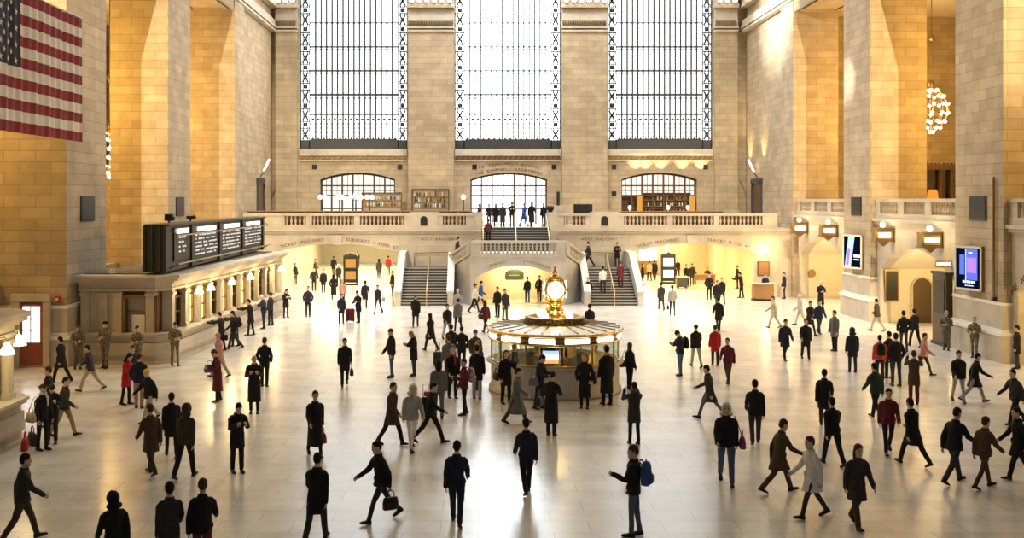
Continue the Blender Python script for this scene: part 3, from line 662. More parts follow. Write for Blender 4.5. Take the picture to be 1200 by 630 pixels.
# departure board on the ticket office roof
t = thing('departure_board', (-12.8, 52.6, 3.6), 'long dark departure board with four panels on the ticket office roof', 'departure board')
bx0, bx1, by0, by1, bz0, bz1 = -13.55, -12.65, 42.9, 62.4, 3.68, 5.55
MB().box(bx0, bx1, by0, by1, bz0, bz1).build('housing', BOARD, t)
mb = MB()
for x in (bx0, bx0+.3, bx0+.6, bx1-.05): mb.box(x-.03, x+.08, by0-.08, by0, bz0, bz1)
for z in (bz0+.12, bz0+.35, bz1-.45, bz1-.1): mb.box(bx0-.02, bx1+.02, by0-.06, by0, z, z+.04)
for y in (46.6, 51.6, 56.6, 61.9): mb.box(bx1, bx1+.12, y-.18, y+.18, bz0, bz1)
mb.box(bx0, bx1+.14, by0, by1, bz1-.02, bz1+.06); mb.build('rib', BOARD, t)
for n, (ya, yb_) in enumerate(((43.9, 46.3), (46.9, 51.3), (51.9, 56.3), (56.9, 61.6))):
    p = MB().box(bx1, bx1+.06, ya, yb_, bz0+.35, bz1-.1).build('display_panel', BLACK, t)
    m2 = MB(); hx = bx1+.065; yc = (ya+yb_)/2; m2.box(hx, hx+.04, yc-(yb_-ya)*.36, yc+(yb_-ya)*.36, bz1-.36, bz1-.17); m2.build('header', SOFTW, p)
    m2 = MB(); rnd = random.Random(n)
    for r in range(4 if n == 0 else 6):
        z = bz1-.56-r*(.2 if n == 0 else .17); y = ya+.3+(.35 if n == 0 else 0)
        while y < yb_-.5:
            w_ = rnd.choice((.12, .25, .4, .6)) if n else rnd.choice((.2, .3)); m2.box(hx, hx+.01, y, min(yb_-.25, y+w_), z, z+.07); y += w_+rnd.choice((.08, .12, .35))
            if n == 0 and y > yb_-.8: break
    m2.build('text_row', BOARDTXT, p)
MB().tube([(bx1+.45, by0+.3, bz0+.3), (bx1+.45, by1, bz0+.3)], .035, 6).build('rail', BRONZE, t)
MB().tube([(bx1+.4, by0+.3, bz1-.42), (bx1+.4, by1, bz1-.42)], .03, 6).build('rail', BRONZE, t)
mb = MB()
for y in (43.4, 48, 53, 58, 62): mb.tube([(bx1, y, bz0+.1), (bx1+.45, y, bz0+.3)], .025, 6); mb.tube([(bx1, y, bz1-.2), (bx1+.4, y, bz1-.42)], .02, 6)
mb.build('bracket', BOARD, t)
for n, (y, lab) in enumerate(((44.2, 'small black floodlight on top of the departure board, near end'), (47.5, 'small black camera on the departure board beside the near pier'))):
    t = thing('floodlight' if n == 0 else 'security_camera', (-12.9, y, 5.62), lab, 'light' if n == 0 else 'camera')
    MB().tube([(-12.9, y, 5.66), (-12.9, y, 5.74)], .04, 6).build('bracket', BLACK, t)
    MB().box(-13.05, -12.72, y-.14, y+.14, 5.72, 5.72+(.28 if n == 0 else .16)).ball((-12.74, y, 5.82), .1, 8, 6).build('head', BLACK, t)
# flag hanging in the hall
fx, fy0, fy1, fz1, fz0 = -12.0, 24.8, 32.0, 12.05, 8.35
t = thing('flag', (fx, (fy0+fy1)/2, fz0), 'large striped flag with white stars hanging at upper left', 'flag')
ny, nz = 60, 52
def fwave(y, z):
    k = (fz1-z)/(fz1-fz0); return fx+.03*math.sin(y*7+z*.3)*(.3+k*.7)+.02*math.sin(y*14.3+k)+.02*math.sin(y*2)
def fpanel(y0, y1, z0, z1, mfun, nyy, nzz, off=0.0):
    mb = MB(); g = {}
    for side, dx in ((0, -.012-off), (1, .012+off)):
        vs = [(fwave(y0+(y1-y0)*i/nyy, z0+(z1-z0)*j/nzz)+dx, y0+(y1-y0)*i/nyy, z0+(z1-z0)*j/nzz) for j in range(nzz+1) for i in range(nyy+1)]
        b = len(mb.v); mb.v.extend(V(q) for q in vs)
        for j in range(nzz):
            for i in range(nyy):
                a = b+j*(nyy+1)+i; f = (a, a+1, a+nyy+2, a+nyy+1); mb.f.append(f if side else f[::-1]); mb.m.append(mfun(j)); mb.s.append(True)
    return mb
fpanel(fy0, fy1, fz0, fz1, lambda j: 0 if (j*13//nz) % 2 == 0 else 1, 90, nz).build('stripes', [FLAGR, FLAGW], t)
cy1 = fy0+2.9; cz0 = fz1-(fz1-fz0)*7/13
fpanel(fy0, cy1, cz0, fz1, lambda j: 0, 40, 14, .012).build('canton', FLAGB, t)
mb = MB()
for r in range(9):
    for c in range(6 if r % 2 == 0 else 5):
        y = fy0+(c+.5+(.5 if r % 2 else 0))*2.9/6; z = fz1-(r+.7)*(fz1-cz0)/9.4; x = fwave(y, z)
        for sx in (.03, -.03):
            pts = [(x+sx, y+(.105 if k % 2 == 0 else .042)*math.sin(PI*k/5), z+(.105 if k % 2 == 0 else .042)*math.cos(PI*k/5)) for k in range(10)]
            mb.add(pts+[(p[0]*1, p[1], p[2]) for p in [(x+sx*1.3, y, z)]], [(k, (k+1) % 10, 10) for k in range(10)])
mb.build('stars', FLAGW, t)
MB().tube([(fx, fy0-.1, fz1+.03), (fx, fy1+.05, fz1+.03)], .03, 8).build('pole', BRONZE, t)
mb = MB(); mb.tube([(fx, fy0+.3, fz1), (fx, fy0+.3, 33.5)], .012, 5); mb.tube([(fx, cy1+.1, fz1), (fx, cy1+.1, 33.5)], .012, 5); mb.build('cable', BLACK, t)
# information booth with the four faced clock
bc = V((2.69, 37.0, 0)); R = 2.33; NS = 12
t = thing('information_booth', bc, 'round information booth of pale marble and brass in the hall centre', 'booth')
MB().lathe([(R-.3,0),(R-.1,0),(R-.02,.02),(R-.02,.16),(R-.1,.18),(R-.1,.92),(R-.05,.95),(R-.05,.99),(R-.3,.99),(R-.3,0)], bc, 48, cap=False).build('base', GREYM, t)
MB().lathe([(R-.35,.99),(R+.05,1.0),(R+.07,1.03),(R+.05,1.06),(R-.35,1.06),(R-.35,.99)], bc, 48, cap=False).build('counter', MARBLE, t)
mb = MB()
for k in range(NS*2):
    a = 2*PI*k/(NS*2); x = bc.x+(R-.12)*math.cos(a); y = bc.y+(R-.12)*math.sin(a)
    if k % 2 == 0: mb.box(x-.03, x+.03, y-.03, y+.03, 1.06, 2.12)
mb.lathe([(R-.2,1.78),(R-.02,1.78),(R,1.82),(R-.2,1.82),(R-.2,1.78)], bc, 48, cap=False); mb.lathe([(R-.2,2.06),(R+.02,2.06),(R+.07,2.12),(R+.04,2.17),(R-.2,2.17),(R-.2,2.06)], bc, 48, cap=False)
mb.lathe([(R-.16,1.06),(R-.08,1.06),(R-.08,1.12),(R-.16,1.12),(R-.16,1.06)], bc, 48, cap=False)
mb.build('frame', BRASS, t)
for k in range(NS):
    a0 = 2*PI*k/NS; m = 4
    g = MB(); li = MB()
    for i in range(m):
        b0, b1 = a0+2*PI/NS*i/m, a0+2*PI/NS*(i+1)/m
        P = lambda a, r, z: (bc.x+r*math.cos(a), bc.y+r*math.sin(a), z)
        g.add([P(b0,R-.13,1.12), P(b1,R-.13,1.12), P(b1,R-.13,1.78), P(b0,R-.13,1.78), P(b0,R-.11,1.12), P(b1,R-.11,1.12), P(b1,R-.11,1.78), P(b0,R-.11,1.78)], [(3,2,1,0),(4,5,6,7)])
    for i in range(m):
        b0, b1 = a0+2*PI/NS*(.14+.72*i/m), a0+2*PI/NS*(.14+.72*(i+1)/m)
        li.add([P(b0,R-.03,1.86), P(b1,R-.03,1.86), P(b1,R-.03,2.02), P(b0,R-.03,2.02)], [(0,1,2,3)])
    g.build('window_pane', GLASS, t); li.build('lit_panel', SOFTW, t)
mb = MB(); mb.lathe([(R-.2,1.83),(R-.06,1.83),(R-.06,2.06),(R-.2,2.06),(R-.2,1.83)], bc, 48, cap=False); mb.build('fascia', BRONZE, t)
MB().lathe([(R+.02,2.17),(R-.1,2.2),(1.2,2.30),(.95,2.31),(.95,2.2)], bc, 48, smooth=False).build('roof', ROOF, t)
mb = MB()
for k in range(24):
    a = 2*PI*k/24; mb.beam((bc.x+.95*math.cos(a), bc.y+.95*math.sin(a), 2.315), (bc.x+(R-.05)*math.cos(a), bc.y+(R-.05)*math.sin(a), 2.19), .05, .035)
mb.build('roof_rib', BRONZE, t)
MB().lathe([(.45,.1),(.5,1.0),(.42,1.9),(.5,2.2)], bc, 20).build('core_column', BRASS, t)
mb = MB()
for k in range(10):
    a = 2*PI*k/10; x = bc.x+.62*math.cos(a); y = bc.y+.62*math.sin(a); mb.box(x-.1, x+.1, y-.1, y+.1, 1.15, 1.65)
mb.build('leaflet_rack', BRONZE, t)
mb = MB(); mb.lathe([(1.02,2.28),(1.05,2.32),(1.02,2.5),(1.06,2.53),(.9,2.55),(.85,2.4)], bc, 40)
for k in range(40):
    a = 2*PI*k/40; mb.ball((bc.x+1.06*math.cos(a), bc.y+1.06*math.sin(a), 2.41), .05, 6, 5)
mb.build('ornamental_gallery', BRONZE, t)
# display screen in the booth window
sx_, sy_ = xat(647, 34.75), 34.85
q = thing('display_screen', (sx_, sy_, 1.1), 'bright blue and orange screen facing out of the information booth', 'screen')
MB().box(sx_-.37, sx_+.37, sy_+.06, sy_+.12, 1.13, 1.72).build('bezel', BLACK, q); z0 = 1.2
MB().box(sx_-.3, sx_+.3, sy_+.045, sy_+.06, z0, z0+.12).build('picture', SCRO, q); MB().box(sx_-.3, sx_+.3, sy_+.045, sy_+.06, z0+.12, z0+.32).build('picture', SCRW, q); MB().box(sx_-.3, sx_+.3, sy_+.045, sy_+.06, z0+.32, z0+.42).build('picture', SCRL, q)
MB().box(sx_-.05, sx_+.05, sy_+.07, sy_+.1, 1.06, 1.14).build('stand', BLACK, q)
c = thing('station_clock', bc+V((0,0,2.31)), 'golden four faced ball clock on top of the information booth', 'clock')
MB().lathe([(.8,2.31),(.8,2.38),(.55,2.42),(.4,2.55),(.3,2.72),(.34,2.78),(.22,2.84),(.2,2.9),(.3,2.96),(.32,3.02),(.22,3.06)], bc, 24).build('pedestal', BRASS, c)
ch_ = V((bc.x, bc.y, 3.48))
mb = MB(); mb.ball(ch_, .40, 24, 14); 
for k in range(4):
    a = PI/4+k*PI/2; d = V((math.cos(a), math.sin(a), 0)); pts = [ch_+d*(.46*math.cos(b))+V((0,0,.47*math.sin(b))) for b in [PI*(-.42+.84*i/12) for i in range(13)]]
    mb.tube(pts, .055, 8); mb.ball(ch_+d*.47, .07, 8, 6)
mb.lathe([(.2,-.44),(.3,-.38),(.26,-.32)], ch_, 20); mb.lathe([(.28,.34),(.2,.42),(.1,.46),(.06,.5),(.1,.55),(.11,.6),(.06,.66),(.03,.72),(.05,.76),(.01,.8)], ch_, 16)
mb.build('housing', BRASS, c)
for k in range(4):
    a = -PI/2+k*PI/2; n = V((math.cos(a), math.sin(a), 0)); r = V((-n.y, n.x, 0)); u = V((0,0,1)); o = ch_+n*.41
    ring = [o+r*.30*math.cos(2*PI*i/28)+u*.30*math.sin(2*PI*i/28) for i in range(28)]
    d = MB().add(ring+[p-n*.06 for p in ring], [tuple(range(28))]+[(i, i+28, (i+1) % 28+28, (i+1) % 28) for i in range(28)]).build('dial', DIALM, c)
    m2 = MB(); rr = [o+r*.315*math.cos(2*PI*i/28)+u*.315*math.sin(2*PI*i/28) for i in range(29)]; m2.tube(rr, .022, 6, cap=False); m2.build('rim', BRASS, d)
    m2 = MB()
    def hand(ang, ln, w_):
        dv = r*math.sin(ang)+u*math.cos(ang); sv = dv.cross(n)*w_; f_ = n*.012
        m2.add([o+f_-sv-dv*.04, o+f_+sv-dv*.04, o+f_+sv*.4+dv*ln, o+f_-sv*.4+dv*ln], [(0,1,2,3)])
    hand(2.2, .15, .014); hand(-.5, .23, .010)
    for i in range(12):
        an = 2*PI*i/12; dv = r*math.sin(an)+u*math.cos(an); sv = dv.cross(n)*.006; f_ = n*.008; m2.add([o+f_+dv*.235-sv, o+f_+dv*.235+sv, o+f_+dv*.27+sv, o+f_+dv*.27-sv], [(0,1,2,3)])
    m2.build('hand', BLACK, d)
for k in range(4):
    a = PI/4+k*PI/2+.1; p = bc+V((.62*math.cos(a), .62*math.sin(a), 0))
    m2 = MB().lathe([(.05,2.38),(.04,2.5)], p, 8, 0).ball(p+V((0,0,2.6)), .13, 12, 8, 1); m2.build('globe', [BRASS, GLOBE], c)
# right hand pier screens
def pier_screen(PLx, PLy, PRx, PRy, z0, z1, kind, label):
    ctr = V(((PLx+PRx)/2, (PLy+PRy)/2, z0)); t = thing('advertising_screen', ctr, label, 'screen')
    A = V((PLx, PLy, 0)); B = V((PRx, PRy, 0)); d = (B-A).normalized(); n = V((d.y, -d.x, 0)); n = n if n.x < 0 else -n
    wall = XR-.02
    mb = MB(); mb.prism([(A.x, A.y), (B.x, B.y), (wall, B.y-.02), (wall, A.y+.1)], z0, z1, 'z'); mb.build('housing', BRONZE, t)
    w = (B-A).length
    def quad(a0, a1, b0, b1, o):
        q = [A+d*w*a0+n*o+V((0,0,z0+(z1-z0)*b0)), A+d*w*a1+n*o+V((0,0,z0+(z1-z0)*b0)), A+d*w*a1+n*o+V((0,0,z0+(z1-z0)*b1)), A+d*w*a0+n*o+V((0,0,z0+(z1-z0)*b1))]
        return q
    def panel(name, mat, a0, a1, b0, b1, o, sl=0.0, par=None):
        q = quad(a0, a1, b0, b1, o); q2 = quad(a0, a1, b0, b1, o-.01); q[2] += d*sl; q[3] += d*sl; q2[2] += d*sl; q2[3] += d*sl
        MB().add(q+q2, [(0,1,2,3),(7,6,5,4),(0,4,5,1),(1,5,6,2),(2,6,7,3),(3,7,4,0)]).build(name, mat, par or t)
    mb = MB()
    for a0, a1, b0, b1 in ((0,1,0,.05),(0,1,.95,1),(0,.05,0,1),(.95,1,0,1)):
        q = quad(a0, a1, b0, b1, .04); q2 = quad(a0, a1, b0, b1, 0); mb.add(q+q2, [(0,1,2,3),(7,6,5,4),(0,4,5,1),(1,5,6,2),(2,6,7,3),(3,7,4,0)])
    mb.build('bezel', WHITE, t); panel('display', SCRK, .05, .95, .05, .95, .012)
    if kind == 'phone':
        panel('picture', SCRL, .40, .43, .22, .93, .022); panel('picture', SCRB, .43, .84, .24, .93, .022); panel('picture', SCRP, .47, .80, .40, .74, .03); panel('picture', SCRB, .18, .36, .35, .8, .022)
        for i in range(6): panel('picture', SCRW, .3+.08*i, .35+.08*i, .17, .22, .022)
        panel('picture', SCRL, .38, .7, .10, .12, .022); panel('picture', SCRW, .52, .66, .84, .86, .03)
    else:
        panel('picture', SCRL, .1, .42, .06, .94, .022, .35); panel('picture', SCRP, .16, .3, .1, .6, .03, .2)
        for i in range(5): panel('picture', SCRW, .58+.07*i, .63+.07*i, .34, .42, .022)
        panel('picture', SCRW, .58, .86, .26, .29, .022)
    return t
pier_screen(20.75, 46.0, 21.2, 44.5, 2.73, 4.63, 'phone', 'large glowing violet phone advertisement on the near right pier')
pier_screen(20.75, 60.1, 21.2, 58.4, 2.75, 4.65, 'plain', 'smaller tilted screen with pale blue slash on the far right pier')
# track signs with globes above the gateways
for px, py, lab in ((937, 267, 'lit track sign box with globe lamp, farthest of the four'), (971, 270, 'lit track sign box beside the smaller screen'),
                    (1035, 275, 'lit track sign box just right of the smaller screen pier'), (1090, 281, 'lit track sign box just left of the violet screen')):
    Y = 21.15*F/(px-VX); z = CAMZ-(py-HY)*Y/F; x = 21.12; w = .48
    t = thing('track_sign', (x, Y, z-.32), lab, 'sign', 'track signs over the gateways')
    mb = MB().box(x-w, x+w, Y-.25, Y+.25, z-.3, z+.3); mb.box(x-w-.05, x+w+.05, Y-.3, Y+.3, z+.3, z+.37); mb.box(x-w-.05, x+w+.05, Y-.3, Y+.3, z-.36, z-.3)
    mb.prism([(x-.3, z-.36), (x, z-.6), (x+.3, z-.36)], Y-.15, Y+.15, 'y'); mb.box(x+w-.1, 21.66, Y-.05, Y+.05, z-.1, z+.1)
    mb.build('housing', BRONZE, t)
    m2 = MB()
    for a0, a1, b0, b1 in ((-.4, .4, .17, .22), (-.4, .4, -.22, -.17), (-.4, -.35, -.2, .2), (.35, .4, -.2, .2)): m2.box(x+a0, x+a1, Y-.3, Y-.25, z+b0, z+b1)
    m2.build('border', BRASS, t); MB().box(x-.32, x+.32, Y-.27, Y-.25, z-.13, z+.13).build('lit_panel', SIGNLIT, t)
    MB().lathe([(.05, .37), (.04, .42)], (x, Y, z), 8, 0).ball((x, Y, z+.53), .14, 12, 8, 1).build('globe', [BRASS, GLOBE], t)
# tall bronze departures kiosk before the middle gateway, dark panels in the gateways
t = thing('departure_kiosk', (21.15, 48.15, 0), 'tall narrow dark bronze kiosk beside the two soldiers on the right', 'kiosk')
MB().box(21.0, 21.3, 47.45, 48.9, 0, 3.2).build('housing', BRONZED, t); MB().box(20.94, 21.34, 47.44, 48.95, 0, .14).build('base', BLACK, t)
MB().box(20.95, 21.34, 47.44, 48.95, 3.2, 3.34).build('top_cap', IRON, t); MB().box(20.97, 21.0, 47.6, 48.72, 1.45, 2.95).build('screen', BLACK, t); MB().box(20.97, 21.0, 47.55, 48.77, 3.0, 3.12).build('header', IRON, t)
t = thing('hanging_sign', (21.2, 48.3, 3.6), 'small brass lettered sign above the tall bronze kiosk', 'sign')
MB().box(20.9, 21.62, 48.3, 48.4, 3.52, 3.82).build('panel', BRASS, t); MB().box(20.95, 21.57, 48.27, 48.3, 3.6, 3.74).build('lit_panel', SIGNLIT, t)
t = thing('wall_panel', (22.25, 56.8, 1.15), 'tall dark panel on the yellow wall of the middle gateway', 'panel')
MB().box(21.85, 22.6, 56.8, 56.9, 1.15, 2.85).build('frame', BRONZE, t); MB().box(21.92, 22.53, 56.77, 56.8, 1.22, 2.78).build('face', BLACK, t)
t = thing('gate_door', (23.8, 56.8, 0), 'dark arched door inside the middle gateway right of the dark panel', 'door')
MB().prism([(23.35, 0), (24.35, 0)]+arch_curve(23.35, 24.35, 2.0, 2.4, 8)[::-1], 56.82, 56.9, 'y').build('leaf', BRONZED, t)
mb = MB(); ar = arch_curve(23.27, 24.43, 2.0, 2.48, 8); ai = arch_curve(23.35, 24.35, 2.0, 2.4, 8)
for i in range(8): mb.prism([ai[i], ai[i+1], ar[i+1], ar[i]], 56.76, 56.9, 'y')
mb.box(23.25, 23.35, 56.76, 56.9, 0, 2.0); mb.box(24.35, 24.45, 56.76, 56.9, 0, 2.0); mb.build('frame', MARBLE, t)
t = thing('wall_panel', (22.4, 70.9, 1.4), 'round bronze medallion on the yellow wall of the far gateway', 'medallion')
MB().add(*(lambda ring: (ring+[p+V((0,.1,0)) for p in ring], [tuple(range(20)), tuple(range(39, 19, -1))]+[(i, (i+1) % 20, (i+1) % 20+20, i+20) for i in range(20)]))([V((22.4+.26*math.cos(2*PI*i/20), 70.9, 1.67+.26*math.sin(2*PI*i/20))) for i in range(20)])).build('face', BRONZE, t)
t.name = 'wall_medallion'
t = thing('utility_pole', (21.1, 43.35, 1.0), 'slim dark pole running up the pier right of the violet screen', 'pole')
MB().tube([(21.2, 43.5, 2.55), (21.2, 43.5, 7.5)], .06, 8).build('pole', BRONZE, t); MB().box(21.14, 21.29, 43.42, 43.58, 2.45, 2.6).build('bracket', BLACK, t)
# chandeliers
def chandelier(c, label, ceil):
    t = thing('chandelier', c-V((0,0,1.6)), label, 'chandelier', 'bulb chandeliers in the side aisles')
    MB().tube([c+V((0,0,1.2)), V((c.x, c.y, ceil))], .035, 6).build('cable', BRONZE, t)
    mb = MB().lathe([(.03, 1.75), (.12, 1.7), (.22, 1.45), (.12, 1.3), (.2, 1.15), (.06, .9)], c, 12); mb.lathe([(.05, 4.2), (.2, 4.3), (.22, 4.45), (.05, 4.6)], c, 12); mb.build('crown', BRONZE, t)
    fr_ = MB()
    for r, z, n in ((.35, 1.15, 5), (.72, .75, 8), (.95, .25, 10), (.98, -.3, 10), (.8, -.8, 9), (.5, -1.2, 6), (.15, -1.45, 2)):
        fr_.tube([c+V((r*math.cos(2*PI*i/20), r*math.sin(2*PI*i/20), z)) for i in range(21)], .025, 5, cap=False)
        for i in range(n):
            a = 2*PI*(i+.3*z)/n; p = c+V((r*math.cos(a), r*math.sin(a), z)); share('bulb', BULBM, t, p)
    for i in range(10):
        a = 2*PI*i/10; fr_.tube([c+V((r*math.cos(a), r*math.sin(a), z)) for r, z in ((.1, 1.35), (.35, 1.15), (.72, .75), (.95, .25), (.98, -.3), (.8, -.8), (.5, -1.2), (.1, -1.45))], .018, 5)
    fr_.build('frame', BRONZE, t); return t
BULBM = MB().ball((0,0,-.02), .095, 10, 7).mesh('bulb', BULB)
chandelier(V((28.3, 66.0, 12.3)), 'glowing bulb chandelier on a long cable in the right aisle', LINT+.6)
chandelier(V((-21.75, 62.5, 9.4)), 'glowing bulb chandelier glimpsed in the gap behind the flag pier', LINT+.6)
# dark wooden booth and orange lamp on the right side balcony
x0, x1, Y = 28.2, 30.6, 66.8
t = thing('balcony_booth', ((x0+x1)/2, Y+1, ZS), 'dark wooden glazed booth on the right balcony behind the orange lamp', 'booth')
mb = MB(); mb.box(x0, x1, Y+.3, Y+2.3, ZS, ZS+.9)
for x in (x0, x0+.95, x1-.75, x1-.12): mb.box(x, x+.14, Y, Y+2.3, ZS, ZS+3.2)
mb.box(x0-.1, x1+.1, Y-.1, Y+2.4, ZS+2.9, ZS+3.25); mb.box(x0, x1, Y+1.9, Y+2.3, ZS, ZS+3); mb.build('cabinet', WOOD, t)
mb = MB(); mb.box(x0+.14, x1, Y+.35, Y+.4, ZS+.9, ZS+2.9); mb.build('window_pane', DGLASS, t)
mb = MB()
for i in range(9): mb.ball((x0+.15+i*.26, Y, ZS+3.32), .09, 6, 5)
mb.build('cresting', WOOD, t)
t = thing('table_lamp', (xat(1093, 62), 62, ZS), 'glowing orange barrel shaped lamp on the right balcony', 'lamp'); x = xat(1093, 62)
MB().lathe([(.25, 0), (.25, .06), (.06, .12), (.05, .62)], (x, 62, ZS), 12).build('base', WOOD, t); MB().lathe([(.2, .6), (.29, .8), (.31, 1.1), (.28, 1.45), (.2, 1.6)], (x, 62, ZS), 16).build('lamp_shade', ORANGE, t)
# wall lamps
def sconce(p, n, label):
    t = thing('wall_lamp', p, label, 'lamp'); n = V(n)
    MB().tube([p, p+n*.15, p+n*.22+V((0,0,.1))], .03, 6).build('bracket', BRASS, t); MB().ball(p+n*.24+V((0,0,.25)), .17, 12, 8).build('globe', GLOBE, t)
sconce(V((xat(898, 71.9), 71.98, 2.95)), (0,-1,0), 'glowing round wall lamp above the information desk')
for (X, y0, y1, s, lab, lab2) in ((XR+.35, 80.5, 83.4, -1, 'dark doorway on the right side wall over the balcony', 'slanted bright lamp above the right balcony doorway'), (XL-.35, 79.6, 82.2, 1, 'dark doorway on the left side wall over the balcony', 'slanted bright lamp above the left balcony doorway')):
    d = tag(empty('door_%d' % (2 if s < 0 else 3), (X, (y0+y1)/2, ZB)), lab, 'door', None, 'structure')
    l, h = sorted((X, X+s*.04)); MB().box(l, h, y0+.25, y1-.25, ZB, ZB+3.2).build('leaf', WOOD, d)
    mb = MB(); l, h = sorted((X, X+s*.14)); mb.box(l, h, y0, y0+.25, ZB, ZB+3.4); mb.box(l, h, y1-.25, y1, ZB, ZB+3.4); mb.box(l, h, y0-.1, y1+.1, ZB+3.2, ZB+3.6); mb.build('frame', IRON, d)
    t = thing('wall_lamp', (X, (y0+y1)/2, ZB+3.7), lab2, 'lamp'); ym = (y0+y1)/2
    MB().tube([(X, ym, ZB+3.7), (X+s*.4, ym, ZB+4.2)], .04, 6).build('arm', IRON, t); MB().tube([(X+s*.3, ym, ZB+4.2), (X+s*.7, ym-.1, ZB+5.0)], .07, 8).build('tube', GLOBE, t)
# information desk on the right with panel behind
t = thing('information_desk', (xat(894, 69.5), 69.5, 0), 'curved wooden information desk under the glowing wall lamp', 'desk'); c = V((xat(894, 69.5), 69.6, 0))
def halfring(mb, r0, r1, z0, z1, a0, a1, n=10):
    for i in range(n):
        b0, b1 = a0+(a1-a0)*i/n, a0+(a1-a0)*(i+1)/n
        mb.prism([(c.x+r0*math.cos(b0), c.y+r0*math.sin(b0)), (c.x+r1*math.cos(b0), c.y+r1*math.sin(b0)), (c.x+r1*math.cos(b1), c.y+r1*math.sin(b1)), (c.x+r0*math.cos(b1), c.y+r0*math.sin(b1))], z0, z1, 'z')
    return mb
halfring(MB(), .62, .72, 0, 1.1, PI, 2*PI).build('front', WOODM, t); halfring(MB(), .4, .82, 1.1, 1.18, PI, 2*PI).build('counter', GREYM, t); halfring(MB(), .6, .76, 0, .14, PI, 2*PI).build('plinth', BLACK, t)
t = thing('wall_panel', (xat(895, 71.9), 71.9, 0), 'brown wooden notice panel on the wall behind the desk', 'panel')
MB().box(xat(889, 71.9), xat(901, 71.9), 71.9, 71.98, 1.5, 2.35).build('board', WOODM, t); MB().box(xat(888, 71.9), xat(902, 71.9), 71.93, 71.99, 1.44, 2.41).build('frame', WOOD, t)
# near left door and alarm on the flag pier's face
d = tag(empty('door_1', (-17.6, 41.9, 0)), 'red wooden door with bright glass panes at left edge', 'door', None, 'structure')
MB().box(-18.05, -17.1, 41.66, 41.78, .1, 2.5).build('leaf', REDWOOD, d); MB().box(-17.9, -17.25, 41.62, 41.66, 1.0, 2.4).build('pane', DOORGLASS, d)
mb = MB(); mb.box(-18.35, -18.05, 41.57, 41.78, 0, 2.6); mb.box(-17.1, -16.85, 41.57, 41.78, 0, 2.6); mb.box(-18.35, -16.85, 41.55, 41.78, 2.6, 2.9); mb.build('frame', MARBLE, d)
mb = MB(); mb.box(-17.6, -17.56, 41.58, 41.63, 1.0, 2.4)
for z in (1.45, 1.9): mb.box(-17.9, -17.25, 41.58, 41.63, z, z+.04)
mb.build('muntin', REDWOOD, d)
t = thing('fire_alarm', (-16.62, 41.86, 2.55), 'small red fire alarm on the stone pier above the office corner', 'alarm')
MB().box(-16.72, -16.52, 41.78, 41.88, 2.55, 2.8).build('box', REDP, t); MB().box(-16.66, -16.58, 41.75, 41.78, 2.62, 2.72).build('lever', WHITE, t)
# stand up kiosks in the two passages
def passage_kiosk(p, label, mat, cap):
    t = thing('timetable_kiosk', p, label, 'kiosk', 'timetable kiosks in the passages'); x, y, z = p
    mb = MB()
    for sx in (-.55, .45): mb.box(x+sx, x+sx+.1, y-.2, y+.2, 0, 2.2)
    for zz in (0, .25, 1.15, 2.1): mb.box(x-.55, x+.55, y-.22, y+.22, zz, zz+.14)
    mb.box(x-.5, x+.5, y-.1, y+.1, .2, 2.15); mb.build('frame', BLACK, t)
    MB().box(x-.4, x+.4, y-.16, y-.1, 1.35, 2.02).build('poster', mat, t); MB().box(x-.4, x+.4, y-.16, y-.1, .45, 1.08).build('poster', mat, t)
    MB().prism([(x-.6, 2.24), (x+.6, 2.24), (x+.45, 2.36), (x+.12, 2.4), (x, 2.52), (x-.12, 2.4), (x-.45, 2.36)], y-.22, y+.22, 'y').build('top_cap', cap, t)
passage_kiosk((xat(411, 82), 82, 0), 'tall dark kiosk with orange panels in the left passage', ORPAN, GREENS); passage_kiosk((xat(783, 83.5), 83.5, 0), 'tall black kiosk with two white posters in the right passage', POSTER, BLACK)
t = thing('lit_poster', (xat(823, 95), 89.9, 0), 'bright white lit poster on the right passage wall', 'poster'); 
MB().box(14.3, 15.85, 93.9, 94.0, 1.2, 3.0).build('face', POSTER, t); MB().box(14.2, 15.95, 93.95, 94.05, 0, 3.1).build('frame', BRONZE, t)
t = thing('trolley', (xat(799, 79), 79, 0), 'low dark bin trolley beside the white poster kiosk', 'trolley'); x = xat(799, 79)
MB().box(x-.38, x+.38, 78.7, 79.3, .12, .8).build('bin', IRON, t); MB().box(x-.42, x+.42, 78.66, 79.34, .8, .9).build('lid', GREYM, t)
for sx in (-.3, .3):
    for sy in (78.8, 79.2): MB().ball((x+sx, sy, .06), .06, 8, 6).build('wheel', BLACK, t)
t = thing('desk', (17.5, 83, 0), 'low wooden desk with seated staff in the right passage', 'desk')
MB().box(16.9, 18.6, 82.7, 83.3, .7, .78).build('top', WOODM, t)
for sx in (16.95, 18.5): MB().box(sx, sx+.06, 82.75, 83.25, 0, .7).build('leg', WOODM, t)
MB().box(17.0, 18.5, 82.78, 82.82, .3, .7).build('front', WOODM, t)
t = thing('hanging_sign', (xat(603, 70.4), 70.4, 1.5), 'green arched sign hanging under the landing arch', 'sign'); x = xat(603, 70.4)
MB().prism([(x-.58, 1.35), (x+.58, 1.35), (x+.58, 1.8)]+arch_curve(x-.58, x+.58, 1.8, 1.98, 8)[::-1]+[(x-.58, 1.8)], 70.45, 70.55, 'y').build('panel', GREENS, t); MB().box(x-.35, x+.35, 70.43, 70.45, 1.55, 1.62).build('lettering', BRASS, t)
mb = MB(); mb.tube([(x-.4, 70.5, 1.9), (x-.4, 70.5, 2.78)], .015, 5); mb.tube([(x+.4, 70.5, 1.9), (x+.4, 70.5, 2.78)], .015, 5); mb.build('hanger', BRONZE, t)
